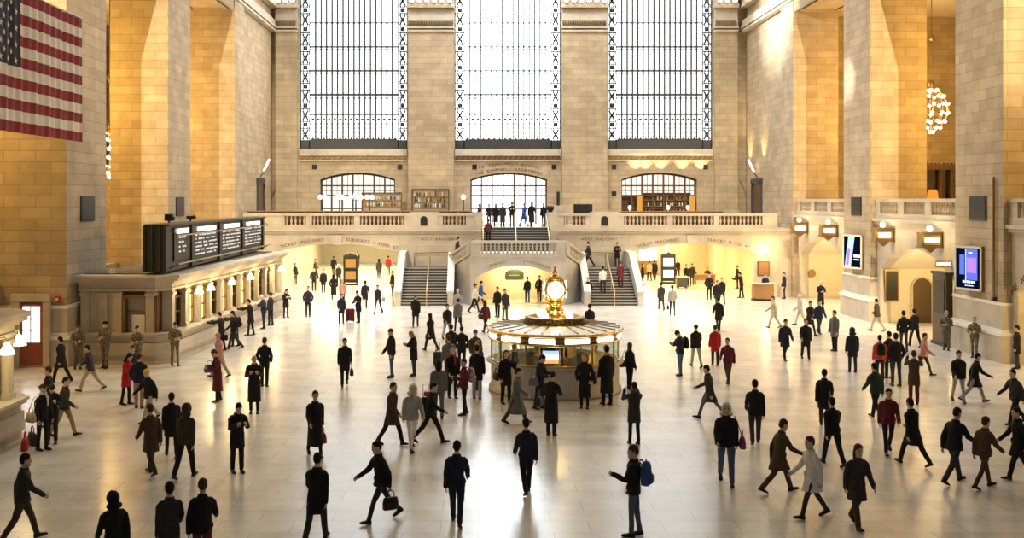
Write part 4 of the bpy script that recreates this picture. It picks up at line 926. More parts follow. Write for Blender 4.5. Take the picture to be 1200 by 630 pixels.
# restaurant and bar furniture on the far balcony
t = thing('low_partition', (-6.6, 73.2, ZB), 'dark wooden partition with brown rail on the left balcony', 'partition')
mb = MB()
for i in range(12): xx = XL+.4+i*1.32; mb.box(xx, xx+1.26, 73.15, 73.25, ZB+.12, ZB+1.12)
mb.build('panel', WOOD, t); MB().box(XL+.3, -.6, 73.08, 73.32, ZB+1.12, ZB+1.2).build('top_rail', WOODM, t)
mb = MB()
for i in range(13): xx = XL+.36+i*1.32; mb.box(xx, xx+.1, 73.1, 73.3, ZB, ZB+1.14)
mb.build('post', WOODM, t)
t = thing('low_partition', (13, 73.2, ZB), 'low dark partition on the right balcony before the bar', 'partition')
MB().box(9.6, 19.8, 73.15, 73.25, ZB, ZB+.95).build('panel', WOOD, t); MB().box(9.5, 19.9, 73.08, 73.32, ZB+.95, ZB+1.02).build('top_rail', WOODM, t)
LG = 'globe lamp standards on the far balcony'
for px, n, lab in ((378, 2, 'two globe lamp standard, leftmost on the far balcony'), (398, 2, 'two globe lamp standard, second from left on the balcony'), (417, 3, 'tall lamp standard before the red artwork pane on the balcony'), (433, 2, 'lamp standard just left of the balcony bottle shelves'), (543, 1, 'single globe lamp standard left of the bright arched doors')):
    Y = 78 if n > 1 else 77; x = xat(px, Y); t = thing('lamp_standard', (x, Y, ZB), lab, 'lamp', LG)
    MB().lathe([(.2, 0), (.2, .1), (.1, .2), (.09, .9), (.06, 1.0), (.055, 1.95)], (x, Y, ZB), 10).build('post', BLACK, t)
    for i in range(n):
        o = V((.36*(i-(n-1)/2), 0, 2.15+(.18 if n > 1 and 0 < i < n-1 else 0)))
        if n > 1: MB().tube([(x, Y, ZB+1.9), V((x, Y, ZB))+o-V((0,0,.18))], .02, 5).build('arm', BLACK, t)
        MB().ball(V((x, Y, ZB))+o, .17, 10, 8).build('globe', GLOBE, t)
bott = MB().lathe([(.045,0),(.048,.02),(.048,.2),(.018,.27),(.018,.34)], (0,0,0), 8)
BM = [bott.mesh('bottle', m) for m in (BOTTLE, BOTTLE2, BOTTLE3)]
def shelf_unit(x0, x1, Y, zs, label, glow, group, blabel, per):
    t = thing('bar_shelf', ((x0+x1)/2, Y, ZB), label, 'shelf'); rr = random.Random(int(x0*10))
    mb = MB(); mb.box(x0, x0+.08, Y-.3, Y, ZB, zs[-1]+.5); mb.box(x1-.08, x1, Y-.3, Y, ZB, zs[-1]+.5); mb.box(x0, x1, Y-.34, Y, ZB, ZB+1.0); mb.box(x0, x1, Y-.3, Y, zs[-1]+.5, zs[-1]+.58); mb.build('case', WOOD, t)
    MB().box(x0+.08, x1-.08, Y-.04, Y-.02, ZB+1, zs[-1]+.5).build('back_panel', glow, t)
    for z in zs:
        MB().box(x0+.08, x1-.08, Y-.28, Y-.04, z-.04, z).build('shelf', WOODM, t)
        for i in range(per):
            b = bpy.data.objects.new('bottle', rr.choice(BM)); COL.objects.link(b); b.location = (x0+.2+(x1-x0-.4)*(i+rr.random()*.4)/per, Y-.16, z); s = rr.uniform(.9, 1.25); b.scale = (s*1.2, s*1.2, s)
            tag(b, blabel, 'bottle', group)
GLOWD = plain('mirror_panel', (0.55, 0.5, 0.42), 0.3); GLOWB = plain('dark_back_panel', (0.08, 0.05, 0.03), 0.4)
shelf_unit(-5.3, -2.3, YB-.62, (6.0, 6.45, 6.9), 'bottle shelves against the pilaster under two bright uplights', GLOWD, 'bottles on the pilaster shelves', 'small bottle on the shelves against the lit pilaster', 14)
shelf_unit(-9.2, -6.0, YB-1.6, (6.1, 6.6), 'bottle shelves on the balcony right of the lamp standards', GLOWD, 'bottles right of the lamp standards', 'small bottle on the shelves right of the lamp standards', 12)
shelf_unit(13.4, 17.3, YB+.75, (5.6, 6.1, 6.6), 'dark back bar shelves under the right arched window', GLOWB, 'bottles on the back bar under the right arch', 'small bottle on the dark back bar under the right arch', 14)
for x, lab in ((13.1, 'glowing amber column left of the back bar shelves'), (17.35, 'glowing amber column right of the back bar shelves')):
    t = thing('light_column', (x, YB+.2, ZB), lab, 'lamp'); MB().box(x-.2, x+.2, YB+.1, YB+.35, ZB+.3, 6.9).build('lamp_shade', ORPAN, t); MB().box(x-.22, x+.22, YB+.08, YB+.37, ZB, ZB+.3).build('base', WOOD, t)
t = thing('bar_counter', (14.5, 82, ZB), 'long dark bar counter before the back bar', 'counter'); MB().box(11, 19, 81.6, 82.3, ZB+1.0, ZB+1.08).build('top', WOODM, t); MB().box(11.1, 18.9, 81.75, 82.2, ZB, ZB+1.0).build('front', WOOD, t)
for px, lab in ((738, 'small glowing lamp on the bar, leftmost'), (783, 'small glowing lamp on the bar, middle one'), (806, 'small glowing lamp on the bar, rightmost')):
    x = xat(px, 81.9); t = thing('table_lamp', (x, 81.9, ZB+1.08), lab, 'lamp', 'small lamps on the bar'); MB().lathe([(.09,0),(.03,.05),(.03,.15)], (x, 81.9, ZB+1.08), 8).build('base', BRASS, t); MB().lathe([(.09,.14),(.13,.3),(.08,.42)], (x, 81.9, ZB+1.08), 10).build('lamp_shade', GLOBE, t)
for px, w_, h_, lab in ((683, 1.5, .75, 'dark box shaped terminal on the balcony right of the stairs'), (657, 1.1, .65, 'pale cream cabinet on the balcony right of the stairs')):
    x = xat(px, 73.5); t = thing('cabinet', (x, 73.6, ZB), lab, 'cabinet'); m_ = BLACK if w_ > 1.2 else MARBLE
    MB().box(x-w_/2, x+w_/2, 73.3, 73.9, ZB, ZB+.9).build('body', WOOD if w_ > 1.2 else MARBLE, t); MB().box(x-w_/2+.1, x+w_/2-.1, 73.35, 73.85, ZB+.9, ZB+.9+h_).build('top', m_, t)
for px, lab in ((641+9, 'slim dark post right of the bright arched doors'),):
    x = xat(654, 84.5); t = thing('post', (x, 84.5, ZB), lab, 'post'); MB().box(x-.12, x+.12, 84.4, 84.6, ZB, ZB+2.6).build('shaft', BLACK, t); MB().box(x-.2, x+.2, 84.3, 84.7, ZB, ZB+.1).build('base', BLACK, t)
# dining tables on the left balcony
for px, Y, lab in ((345, 75.5, 'square dining table at the left end of the balcony'), (372, 76, 'square dining table below the leftmost lamp standard'), (450, 75.5, 'square dining table before the balcony bottle shelves'), (512, 76, 'square dining table before the pilaster shelves')):
    x = xat(px, Y); t = thing('dining_table', (x, Y, ZB), lab, 'table', 'dining tables on the left balcony'); MB().box(x-.45, x+.45, Y-.45, Y+.45, ZB+.72, ZB+.77).build('top', WHITE, t); MB().lathe([(.28,0),(.28,.03),(.05,.08),(.05,.72)], (x, Y, ZB), 10).build('leg', BLACK, t)
def chair(p, rz, lab):
    t = thing('dining_chair', p, lab, 'chair', 'chairs on the left balcony', rz); o = V(p)
    def part(name, fn, mat):
        mb = MB(); fn(mb); me = mb.mesh(name, mat); ob = bpy.data.objects.new(name, me); COL.objects.link(ob); ob.parent = t
    part('seat', lambda m: m.box(-.22, .22, -.22, .22, .42, .48), WOODM); part('backrest', lambda m: (m.box(-.22, .22, .18, .22, .48, .95)), WOOD)
    for sx in (-.2, .16):
        for sy in (-.2, .16): part('leg', lambda m: m.box(sx, sx+.04, sy, sy+.04, 0, .42), WOOD)
for px, Y, rz, lab in ((356, 75.5, PI/2, 'wooden chair right of the leftmost balcony table'), (384, 76, -PI/2, 'wooden chair right of the table below the leftmost lamp standard'), (438.5, 75.5, PI/2, 'wooden chair left of the table before the bottle shelves'), (524, 76, -PI/2, 'wooden chair right of the table before the pilaster shelves')): chair((xat(px, Y), Y, ZB), rz, lab)
# floor bags by the near ticket office
def put_bag(p, rz, label, name, col, sx, sy, sz): pass
# ------------------------------------------------------------------ people
def rad(a): return a*PI/180
POSES = {
 # legs: (swing, knee) left, right ; arms: (swing, abduct, elbow, inward) left, right ; lean, head pitch, head yaw
 'stand':  dict(l=((3,3),(-3,3)), a=((4,9,12,.05),(4,9,12,.05)), lean=0, hp=4),
 'easy':   dict(l=((8,10),(-4,2)), a=((0,10,20,.1),(10,10,30,.15)), lean=1, hp=8, hy=12),
 'walk':   dict(l=((24,8),(-20,14)), a=((-22,8,18,.05),(24,8,28,.1)), lean=4, hp=4),
 'walkb':  dict(l=((-18,22),(20,6)), a=((20,8,25,.1),(-20,8,16,.05)), lean=4, hp=6),
 'stride': dict(l=((30,12),(-26,18)), a=((-28,10,22,.05),(26,10,35,.1)), lean=8, hp=6),
 'phone':  dict(l=((4,4),(-3,3)), a=((22,12,98,.55),(24,12,95,.55)), lean=3, hp=32),
 'read':   dict(l=((5,4),(-5,6)), a=((18,14,80,.35),(14,10,70,.4)), lean=5, hp=24, hy=8),
 'cross':  dict(l=((6,3),(-5,3)), a=((20,14,88,.95),(16,14,80,.95)), lean=-2, hp=3),
 'pocket': dict(l=((4,3),(-4,4)), a=((-10,20,48,.42),(-10,20,48,.42)), lean=0, hp=4, hy=-10),
 'call':   dict(l=((5,4),(-4,4)), a=((30,22,140,.30),(2,9,18,.1)), lean=0, hp=4, hy=-14),
 'photo':  dict(l=((5,3),(-5,3)), a=((62,16,105,.42),(62,16,105,.42)), lean=-2, hp=0),
 'lean':   dict(l=((10,6),(-6,4)), a=((66,14,28,.2),(66,14,28,.2)), lean=8, hp=10),
 'coffee': dict(l=((4,4),(-4,5)), a=((25,12,82,.3),(2,10,25,.1)), lean=0, hp=6, hy=20),
 'guard':  dict(l=((7,2),(-6,2)), a=((18,16,72,.75),(22,16,62,.7)), lean=-1, hp=8),
 'bagwalk':dict(l=((20,7),(-16,12)), a=((-2,7,6,.0),(20,8,25,.1)), lean=3, hp=6),
 'climb':  dict(l=((38,52),(-6,4)), a=((-14,9,20,.05),(22,9,30,.1)), lean=10, hp=4),
 'sit':    dict(l=((86,88),(86,88)), a=((30,12,62,.35),(30,12,62,.35)), lean=6, hp=10),
}
PEL = .945
class Rig:
    def __init__(s, pose):
        P = POSES[pose]; s.P = P
        ln = rad(P['lean']); s.up = V((0, -math.sin(ln), math.cos(ln))); s.fr = V((0, -math.cos(ln), -math.sin(ln)))
        s.pel = V((0,0,PEL)); sp = lambda t: s.pel+s.up*t
        s.sp = sp; s.neck = sp(.535); hp = rad(P['hp']+P['lean']); hy = rad(P.get('hy', 0))
        s.M = Matrix.Rotation(hy, 3, 'Z') @ Matrix.Rotation(hp, 3, 'X')      # head frame (pitch forward is +X rotation of -Y facing)
        s.head = s.neck+V((0, -math.sin(hp)*.13-.012, math.cos(hp)*.145))
        s.leg = []; s.arm = []
        for k, side in ((0, 1), (1, -1)):
            a, kn = P['l'][k]; a = rad(a); kn = rad(kn); h = V((side*.092, 0, PEL-.03))
            d1 = V((side*.02, -math.sin(a), -math.cos(a))); d2 = V((side*.005, -math.sin(a-kn), -math.cos(a-kn)))
            knee = h+d1*.43; ank = knee+d2*.405; fp = (a-kn)*.55 if kn < 1.2 else 0
            s.leg.append((h, knee, ank, -fp))
            sw, ab, el, inn = P['a'][k]; sw = rad(sw+P['lean']*.3); ab = rad(ab); el = rad(el)
            sh = sp(.43)+V((side*.172, 0, 0)); u = V((side*math.sin(ab), -math.sin(sw)*math.cos(ab), -math.cos(sw)*math.cos(ab)))
            f = V((side*(math.sin(ab)*.6-inn), -math.sin(sw+el), -math.cos(sw+el))).normalized()
            e = sh+u*.29; w = e+f*.255; s.arm.append((sh, e, w, u, f))
        lo = min(s.shoe_pts(k, q).z for k in (0, 1) for q in range(2)); s.dz = -lo
    def shoe_pts(s, k, q):
        h, kn, ank, fp = s.leg[k]; return ank+s.footv(fp, (-.19 if q else .06), -.082)
    def footv(s, fp, y, z, x=0):
        # foot frame: toe points to -Y; fp > 0 tips the toe down
        c, n = math.cos(fp), math.sin(fp); return V((x, y*c-z*n, y*n+z*c))
def ring(c, ax, ay, w, d, n=16, sq=2.3):
    out = []
    for i in range(n):
        a = 2*PI*i/n; ca, sa = math.cos(a), math.sin(a); k = (abs(ca)**sq+abs(sa)**sq)**(-1/sq)
        out.append(c+ax*(w*k*ca)+ay*(d*k*sa))
    return out
HEADP = [(-.118,.022,.028,-.052),(-.105,.042,.05,-.04),(-.08,.056,.068,-.024),(-.045,.066,.084,-.008),(0,.074,.093,0),(.04,.077,.097,.004),(.078,.067,.086,.007),(.102,.046,.06,.009),(.118,.015,.02,.01)]
def headloft(mb, rig, k=1.0, tmin=-9, off=(0,0,0)):
    X = rig.M @ V((1,0,0)); Y = rig.M @ V((0,1,0)); Z = rig.M @ V((0,0,1)); k = 1.04; o = rig.head+X*off[0]+Y*off[1]+Z*off[2]
    mb.loft([ring(o+Z*t*k+Y*yo*k, X, Y, w*k, d*k, 16, 2) for t, w, d, yo in HEADP if t >= tmin]); return X, Y, Z, o
def hand(mb, rig, k, curl=28):
    sh, e, w, u, f = rig.arm[k]; side = 1 if k == 0 else -1
    n = V((-side, 0, 0)) if abs(f.x) < .55 else V((0, 0, -1)); n = (n-f*n.dot(f)).normalized(); sd = f.cross(n).normalized()
    if sd.dot(V((0,-1,.25))) < 0: sd = -sd     # thumb side faces forward / up
    palm = [ring(w+f*t, sd, n, a, b, 10, 2.4) for t, a, b in ((-.02,.026,.022),(.015,.033,.019),(.05,.042,.017),(.088,.041,.015),(.1,.03,.012))]
    mb.loft(palm)
    for i, L in enumerate((.070,.079,.074,.058)):
        b = w+f*.085+sd*(.0315-.021*i); p = [b]; a = rad(curl*.5); 
        for j, fr_ in enumerate((.45,.32,.25)):
            a += rad(curl*(.4+.35*j)); p.append(p[-1]+(f*math.cos(a)+n*math.sin(a)+sd*(.05*(1.5-i)))*L*fr_)
        mb.tube(p, [.0092,.0088,.008,.007], 8)
    b = w+f*.022+sd*.028; mb.tube([b, b+(f*.6+sd*.7+n*.25)*.034, b+(f*.9+sd*.62+n*.45)*.058, b+(f*1.15+sd*.5+n*.6)*.074], [.013,.0115,.0098,.008], 8)
_C = {}
def cached(key, fn):
    if key not in _C: _C[key] = fn()
    return _C[key]
RIGS = {}
def rig_of(p):
    if p not in RIGS: RIGS[p] = Rig(p)
    return RIGS[p]
def lift(me, dz):
    me.transform(Matrix.Translation((0, 0, dz))); return me
def body_mesh(pose):
    rig = rig_of(pose); mb = MB(); X = V((1,0,0)); Y = V((0,1,0))
    tor = [(-.09,.12,.09),(0,.155,.108),(.11,.135,.095),(.22,.142,.1),(.34,.155,.104),(.41,.15,.09),(.455,.115,.075),(.495,.08,.065),(.54,.056,.058),(.64,.05,.054)]
    rings = []
    for t, w, d in tor:
        c = rig.sp(t); rings.append(ring(c, X, -rig.fr, w, d))
    mb.loft(rings); mb.tube([rig.sp(.50), rig.neck+rig.up*.02, rig.head-V((0,0,.03))], [.056,.053,.055], 12)
    hx, hy, hz, o = headloft(mb, rig)
    P = lambda x, y, z: o+hx*x+hy*y+hz*z
    mb.tube([P(0,-.088,.022), P(0,-.104,-.012), P(0,-.112,-.026)], [.009,.012,.013], 8); mb.ball(P(0,-.098,-.028), .014, 8, 6)
    mb.tube([P(-.02,-.086,-.062), P(0,-.094,-.062), P(.02,-.086,-.062)], .0085, 8); mb.ball(P(0,-.092,-.098), .02, 8, 6)
    mb.tube([P(-.05,-.082,.03), P(-.02,-.093,.034), P(.02,-.093,.034), P(.05,-.082,.03)], .008, 8)
    for s_ in (1, -1): mb.tube([P(s_*.076,.012,.02), P(s_*.083,.02,.0), P(s_*.077,.012,-.03)], [.012,.015,.01], 8)
    for h, kn, an, fp in rig.leg: mb.tube([h, h.lerp(kn, .5), kn, kn.lerp(an, .35), an], [.078,.066,.048,.046,.034], 12)
    for sh, e, w, u, f in rig.arm: mb.tube([sh, sh.lerp(e, .5), e, e.lerp(w, .4), w], [.036,.036,.034,.035,.027], 10)
    hand(mb, rig, 0, 40 if pose in ('phone','read','coffee','guard','photo') else 24); hand(mb, rig, 1, 40 if pose in ('phone','read','guard','photo','lean') else 24)
    me = remesh(mb, .0085, 2, .4, [SKIN, EYE, LIP], 'person')
    for p in me.polygons:
        q = p.center-o
        x, y, z = q.dot(hx), q.dot(hy), q.dot(hz)
        if y < -.06:
            if abs(abs(x)-.032) < .011 and abs(z-.012) < .007: p.material_index = 1
            elif abs(abs(x)-.033) < .016 and abs(z-.036) < .0045: p.material_index = 1
            elif abs(x) < .024 and abs(z+.062) < .007: p.material_index = 2
    return lift(me, rig.dz)
def wrinkle(me, amp, sc, seed=0):
    n = len(me.vertices); co = [0.0]*(3*n); nr = [0.0]*(3*n)
    me.vertices.foreach_get('co', co); me.vertex_normals.foreach_get('vector', nr)
    for i in range(n):
        x, y, z = co[3*i:3*i+3]; k = noise.noise(V((x*sc+seed, y*sc, z*sc*.55)))*amp
        co[3*i] = x+nr[3*i]*k; co[3*i+1] = y+nr[3*i+1]*k; co[3*i+2] = z+nr[3*i+2]*k
    me.vertices.foreach_set('co', co); me.update(); return me
HEM = {'sh': .06, 'jk': .13, 'ct': .34, 'lg': .60}
def coat_mesh(pose, kind):
    rig = rig_of(pose); mb = MB(); X = V((1,0,0)); Y = V((0,1,0)); loose = 1.0 if kind != 'sh' else .8
    e = .026*loose+(.008 if kind == 'jk' else .004); rings = []
    tan = max(abs(math.tan(rad(a))) for a, k in rig.P['l']) if pose != 'sit' else .3
    hem = HEM[kind] if pose != 'sit' else .1
    av = sum(-math.tan(rad(a)) for a, k in rig.P['l'])/2 if pose not in ('sit',) else 0
    for i in range(5, -1, -1):
        d = hem*i/5; w = .185+.02*(hem/.6)*i/5+(.02 if kind == 'jk' and i < 2 else 0); dp = .125+tan*d*.72+(.015 if kind == 'lg' else 0)
        rings.append(ring(V((0, av*d*.6, PEL-d)), X, Y, w, dp))
    for t, w, d in ((.1,.165,.122),(.22,.172,.126),(.33,.186,.13),(.4,.185,.122),(.445,.16,.105),(.48,.118,.09),(.51,.086,.08),(.535,.072,.074)):
        rings.append(ring(rig.sp(t), X, -rig.fr, w*(1 if kind != 'sh' else .95), d*(1 if kind != 'sh' else .93)))
    mb.loft(rings)
    for sh, el, w, u, f in rig.arm:
        sd_ = 1 if sh.x > 0 else -1; mb.tube([sh+V((-sd_*.03,0,.004)), sh+u*.05, sh.lerp(el, .5), el, el.lerp(w, .5), w+f*.012], [.052+e*.2,.06+e*.3,.055+e*.4,.048+e*.45,.044+e*.4,.038+e*.4], 12)
    # collar and front opening
    c = rig.sp(.528); mb.tube([c+X*.075*math.cos(a)+rig.fr*(.078*math.sin(a)) for a in [PI*2*i/18 for i in range(19)]], .02, 8, cap=False)
    if kind != 'sh':
        f0 = [rig.sp(t)+rig.fr*(d+.004) for t, d in ((.5,.085),(.42,.123),(.3,.132),(.12,.126),(0,.126))]+[V((0, av*hem*.6-(.125+tan*hem*.72), PEL-hem+.02))]
        mb.tube([p+X*.018 for p in f0], .012, 6)
        for s_ in (1, -1): mb.tube([rig.sp(.06)+rig.fr*.12+X*s_*.12, rig.sp(-.02)+rig.fr*.122+X*s_*.14], .012, 6)
    me = remesh(mb, .0145, 3, .5, [CLOTH], 'coat'); wrinkle(me, .010, 9.0, len(pose)*1.7)
    return lift(me, rig.dz)
def pants_mesh(pose, slim):
    rig = rig_of(pose); mb = MB(); X = V((1,0,0)); k = .86 if slim else 1.0
    mb.loft([ring(V((0,0,PEL-.07)), X, V((0,1,0)), .13, .1), ring(rig.pel, X, V((0,1,0)), .172, .118), ring(rig.sp(.1), X, -rig.fr, .155, .11)])
    for h, kn, an, fp in rig.leg:
        d = (an-kn).normalized(); mb.tube([h+V((0,0,.02)), h.lerp(kn, .5), kn, kn.lerp(an, .45), an-d*.01], [.094,.088*k,.069*k,.064*k,.056*k+.004], 12)
    me = remesh(mb, .0145, 2, .5, [CLOTH], 'trousers'); wrinkle(me, .008, 11.0, 3)
    return lift(me, rig.dz)
def shoe_mesh(pose, k):
    rig = rig_of(pose); h, kn, an, fp = rig.leg[k]; mb = MB(); rings = []
    for t, w, hh in ((.072,.018,.055),(.065,.032,.075),(.02,.037,.105),(-.02,.040,.100),(-.07,.045,.07),(-.13,.049,.055),(-.175,.042,.046),(-.2,.02,.03)):
        sec = [(-w,0),(w,0),(w*1.02,hh*.35),(w*.85,hh*.75),(w*.4,hh),(-w*.4,hh),(-w*.85,hh*.75),(-w*1.02,hh*.35)]
        rings.append([an+rig.footv(fp, t, z-.082, x) for x, z in sec])
    mb.loft(rings); me = mb.mesh('shoe', LEATHER); return lift(me, rig.dz)
def hair_mesh(pose, style):
    rig = rig_of(pose); mb = MB(); hx, hy, hz = (rig.M @ V(a) for a in ((1,0,0),(0,1,0),(0,0,1))); o = rig.head
    P = lambda x, y, z: o+hx*x+hy*y+hz*z
    def ell(c, rx, ry, rz, a0=-PI/2, n=12):
        mb.loft([ring(P(*c)+hz*(rz*math.sin(t)), hx, hy, max(.002, rx*math.cos(t)), max(.002, ry*math.cos(t)), 16, 2) for t in [a0+(PI/2-a0)*i/n for i in range(n+1)]])
    mat = CLOTH; vox = .011
    if style in ('s', 'grey'): ell((0,.018,.046), .087, .104, .098); ell((0,.05,.0), .074, .076, .085)
    elif style == 'l':
        ell((0,.02,.046), .09, .105, .1); mb.loft([ring(P(0,.045+.02*i/4,.03-.07*i), hx, hy, .085-.004*i, .058-.004*i, 14, 2) for i in range(5)])
        for s_ in (1, -1): mb.tube([P(s_*.07,.0,.09), P(s_*.088,.022,.0), P(s_*.084,.03,-.12), P(s_*.075,.02,-.21)], [.02,.024,.024,.014], 8)
    elif style == 'bun': ell((0,.018,.046), .087, .104, .098); ell((0,.05,.0), .074, .076, .085); mb.ball(P(0,.125,.07), .045, 10, 8)
    elif style == 'beanie':
        ell((0,.008,.045), .088, .108, .095, -.25); mb.loft([ring(P(0,.008,t), hx, hy, .092, .112, 18, 2) for t in (.018,.03,.05,.06)])
        ell((0,.04,.005), .078, .082, .07)
    elif style == 'cap':
        ell((0,.01,.05), .086, .104, .085, -.1); mb.loft([ring(P(0,-.09,.052), hx, hy, .07, .03, 14, 2), ring(P(0,-.105,.044), hx, hy, .075, .075, 14, 2), ring(P(0,-.1,.038), hx, hy, .07, .07, 14, 2)])
        ell((0,.04,.0), .078, .08, .07)
    elif style == 'brim':
        ell((0,.01,.06), .082, .1, .085, -.1); mb.loft([ring(P(0,.01,t), hx, hy, a, a*1.12, 20, 2) for t, a in ((.05,.13),(.056,.145),(.066,.145),(.07,.09))]); ell((0,.04,.0), .078, .08, .07)
    elif style == 'hood':
        ell((0,.035,.01), .108, .108, .135); mb.tube([P(.088*math.sin(a), -.055-.03*math.cos(a)*0, .01+.115*math.cos(a)) for a in [PI*(-.8+1.6*i/16) for i in range(17)]], .022, 8); mb.tube([P(-.09,.05,-.12), P(0,.1,-.14), P(.09,.05,-.12)], .055, 10)
    elif style == 'scarf':
        pass
    me = remesh(mb, vox, 2, .5, [mat], 'hair'); wrinkle(me, .006, 30, 2)
    return lift(me, rig.dz)
def scarf_mesh(pose):
    rig = rig_of(pose); mb = MB(); X = V((1,0,0)); c = rig.sp(.56)
    mb.tube([c+X*.078*math.cos(a)+rig.fr*(.08*math.sin(a))+rig.up*.012*math.sin(3*a) for a in [PI*2*i/18 for i in range(19)]], .036, 10, cap=False)
    mb.tube([c+rig.fr*.09+X*.03, rig.sp(.44)+rig.fr*.15+X*.045, rig.sp(.26)+rig.fr*.16+X*.05], [.03,.035,.03], 8)
    return lift(remesh(mb, .013, 2, .5, [CLOTH], 'scarf'), rig.dz)
COLS = dict(blk=(.012,.012,.014), dgr=(.035,.035,.038), gry=(.13,.135,.145), lgr=(.34,.34,.35), nvy=(.016,.02,.04), blu=(.04,.08,.26), brn=(.07,.045,.028), olv=(.05,.043,.028),
            mar=(.12,.018,.03), red=(.42,.02,.03), wht=(.72,.72,.72), bge=(.44,.36,.26), tan=(.34,.23,.12), jean=(.075,.11,.19), pnk=(.50,.27,.24), ylw=(.72,.46,.03), pur=(.22,.03,.16),
            grn=(.025,.05,.04), hdk=(.012,.009,.008), hbr=(.06,.032,.018), hlt=(.25,.15,.07), hgr=(.5,.49,.47), orr=(.55,.07,.035), skn=(.55,.34,.25), skd=(.22,.12,.08), slt=(.62,.42,.33), lbl=(.25,.36,.5))
def obj(name, me, parent, col):
    o = bpy.data.objects.new(name, me); COL.objects.link(o); o.parent = parent
    if col is not None: o.color = (*COLS.get(col, COLS['mar']), 1)
    return o
def share_bag(kind):
    def bag_back():
        mb = MB(); mb.loft([ring(V((0,0,z)), V((1,0,0)), V((0,1,0)), w, d, 16, 4) for z, w, d in ((0,.12,.07),(.03,.15,.09),(.2,.16,.1),(.36,.15,.09),(.43,.11,.06),(.45,.05,.03))])
        pk = MB(); pk.loft([ring(V((0,.095,z)), V((1,0,0)), V((0,1,0)), w, d, 14, 4) for z, w, d in ((.04,.09,.02),(.06,.12,.045),(.18,.12,.045),(.22,.09,.02))])
        st_ = MB()
        for s_ in (1, -1): st_.tube([(s_*.09,-.06,.40), (s_*.11,-.11,.455), (s_*.115,-.14,.43)], .016, 6)
        st_.tube([(-.04,.0,.44), (0,.0,.49), (.04,.0,.44)], .012, 6)
        return [('pack', mb.mesh('pack', CLOTH)), ('pocket', pk.mesh('pocket', CLOTH)), ('strap', st_.mesh('strap', CLOTH))]
    def bag_hand():
        mb = MB(); mb.loft([ring(V((0,0,z)), V((0,1,0)), V((1,0,0)), w, d, 16, 5) for z, w, d in ((0,.15,.05),(.02,.17,.07),(.15,.17,.065),(.25,.15,.04),(.26,.1,.02))])
        h = MB().tube([(0,-.09,.25), (0,-.07,.36), (0,0,.40), (0,.07,.36), (0,.09,.25)], .011, 8)
        return [('body', mb.mesh('body', LEATHER)), ('handle', h.mesh('handle', LEATHER))]
    def bag_case():
        mb = MB(); mb.loft([ring(V((0,0,z)), V((1,0,0)), V((0,1,0)), w, d, 16, 5) for z, w, d in ((.05,.17,.1),(.08,.2,.125),(.55,.2,.125),(.6,.17,.1))])
        for x in (-.1, 0, .1): mb.box(x-.012, x+.012, -.135, .135, .12, .52)
        h = MB(); h.tube([(-.09,.09,.58), (-.09,.09,1.0), (.09,.09,1.0), (.09,.09,.58)], .012, 6)
        w = MB()
        for sx in (-.14, .14):
            for sy in (-.08, .08): w.ball((sx, sy, .035), .035, 8, 6)
        return [('shell', mb.mesh('shell', CLOTH)), ('handle', h.mesh('handle', IRON)), ('wheel', w.mesh('wheel', BLACK))]
    return cached(('bag', kind), {'backpack': bag_back, 'handbag': bag_hand, 'suitcase': bag_case}[kind])
BAGCAT = {'backpack': 'backpack', 'handbag': 'bag', 'suitcase': 'suitcase'}
def bag(kind, p, rz, col, label, s=1.0):
    t = thing(kind, p, label, BAGCAT[kind], None, rz); t.scale = (s, s, s)
    for n, me in share_bag(kind):
        if col == 'plaid' and n in ('pack', 'pocket'):
            me = cached(('plaid', n), lambda: me.copy()); me.materials.clear(); me.materials.append(PLAID); obj(n, me, t, None)
        else: obj(n, me, t, col if not (n == 'wheel') else None)
    return t
STYLE = {'s': ('s','hdk'), 'sb': ('s','hbr'), 'l': ('l','hbr'), 'lb': ('l','hdk'), 'll': ('l','hlt'), 'grey': ('s','hgr'), 'bun': ('bun','hdk')}
NPEOPLE = 0
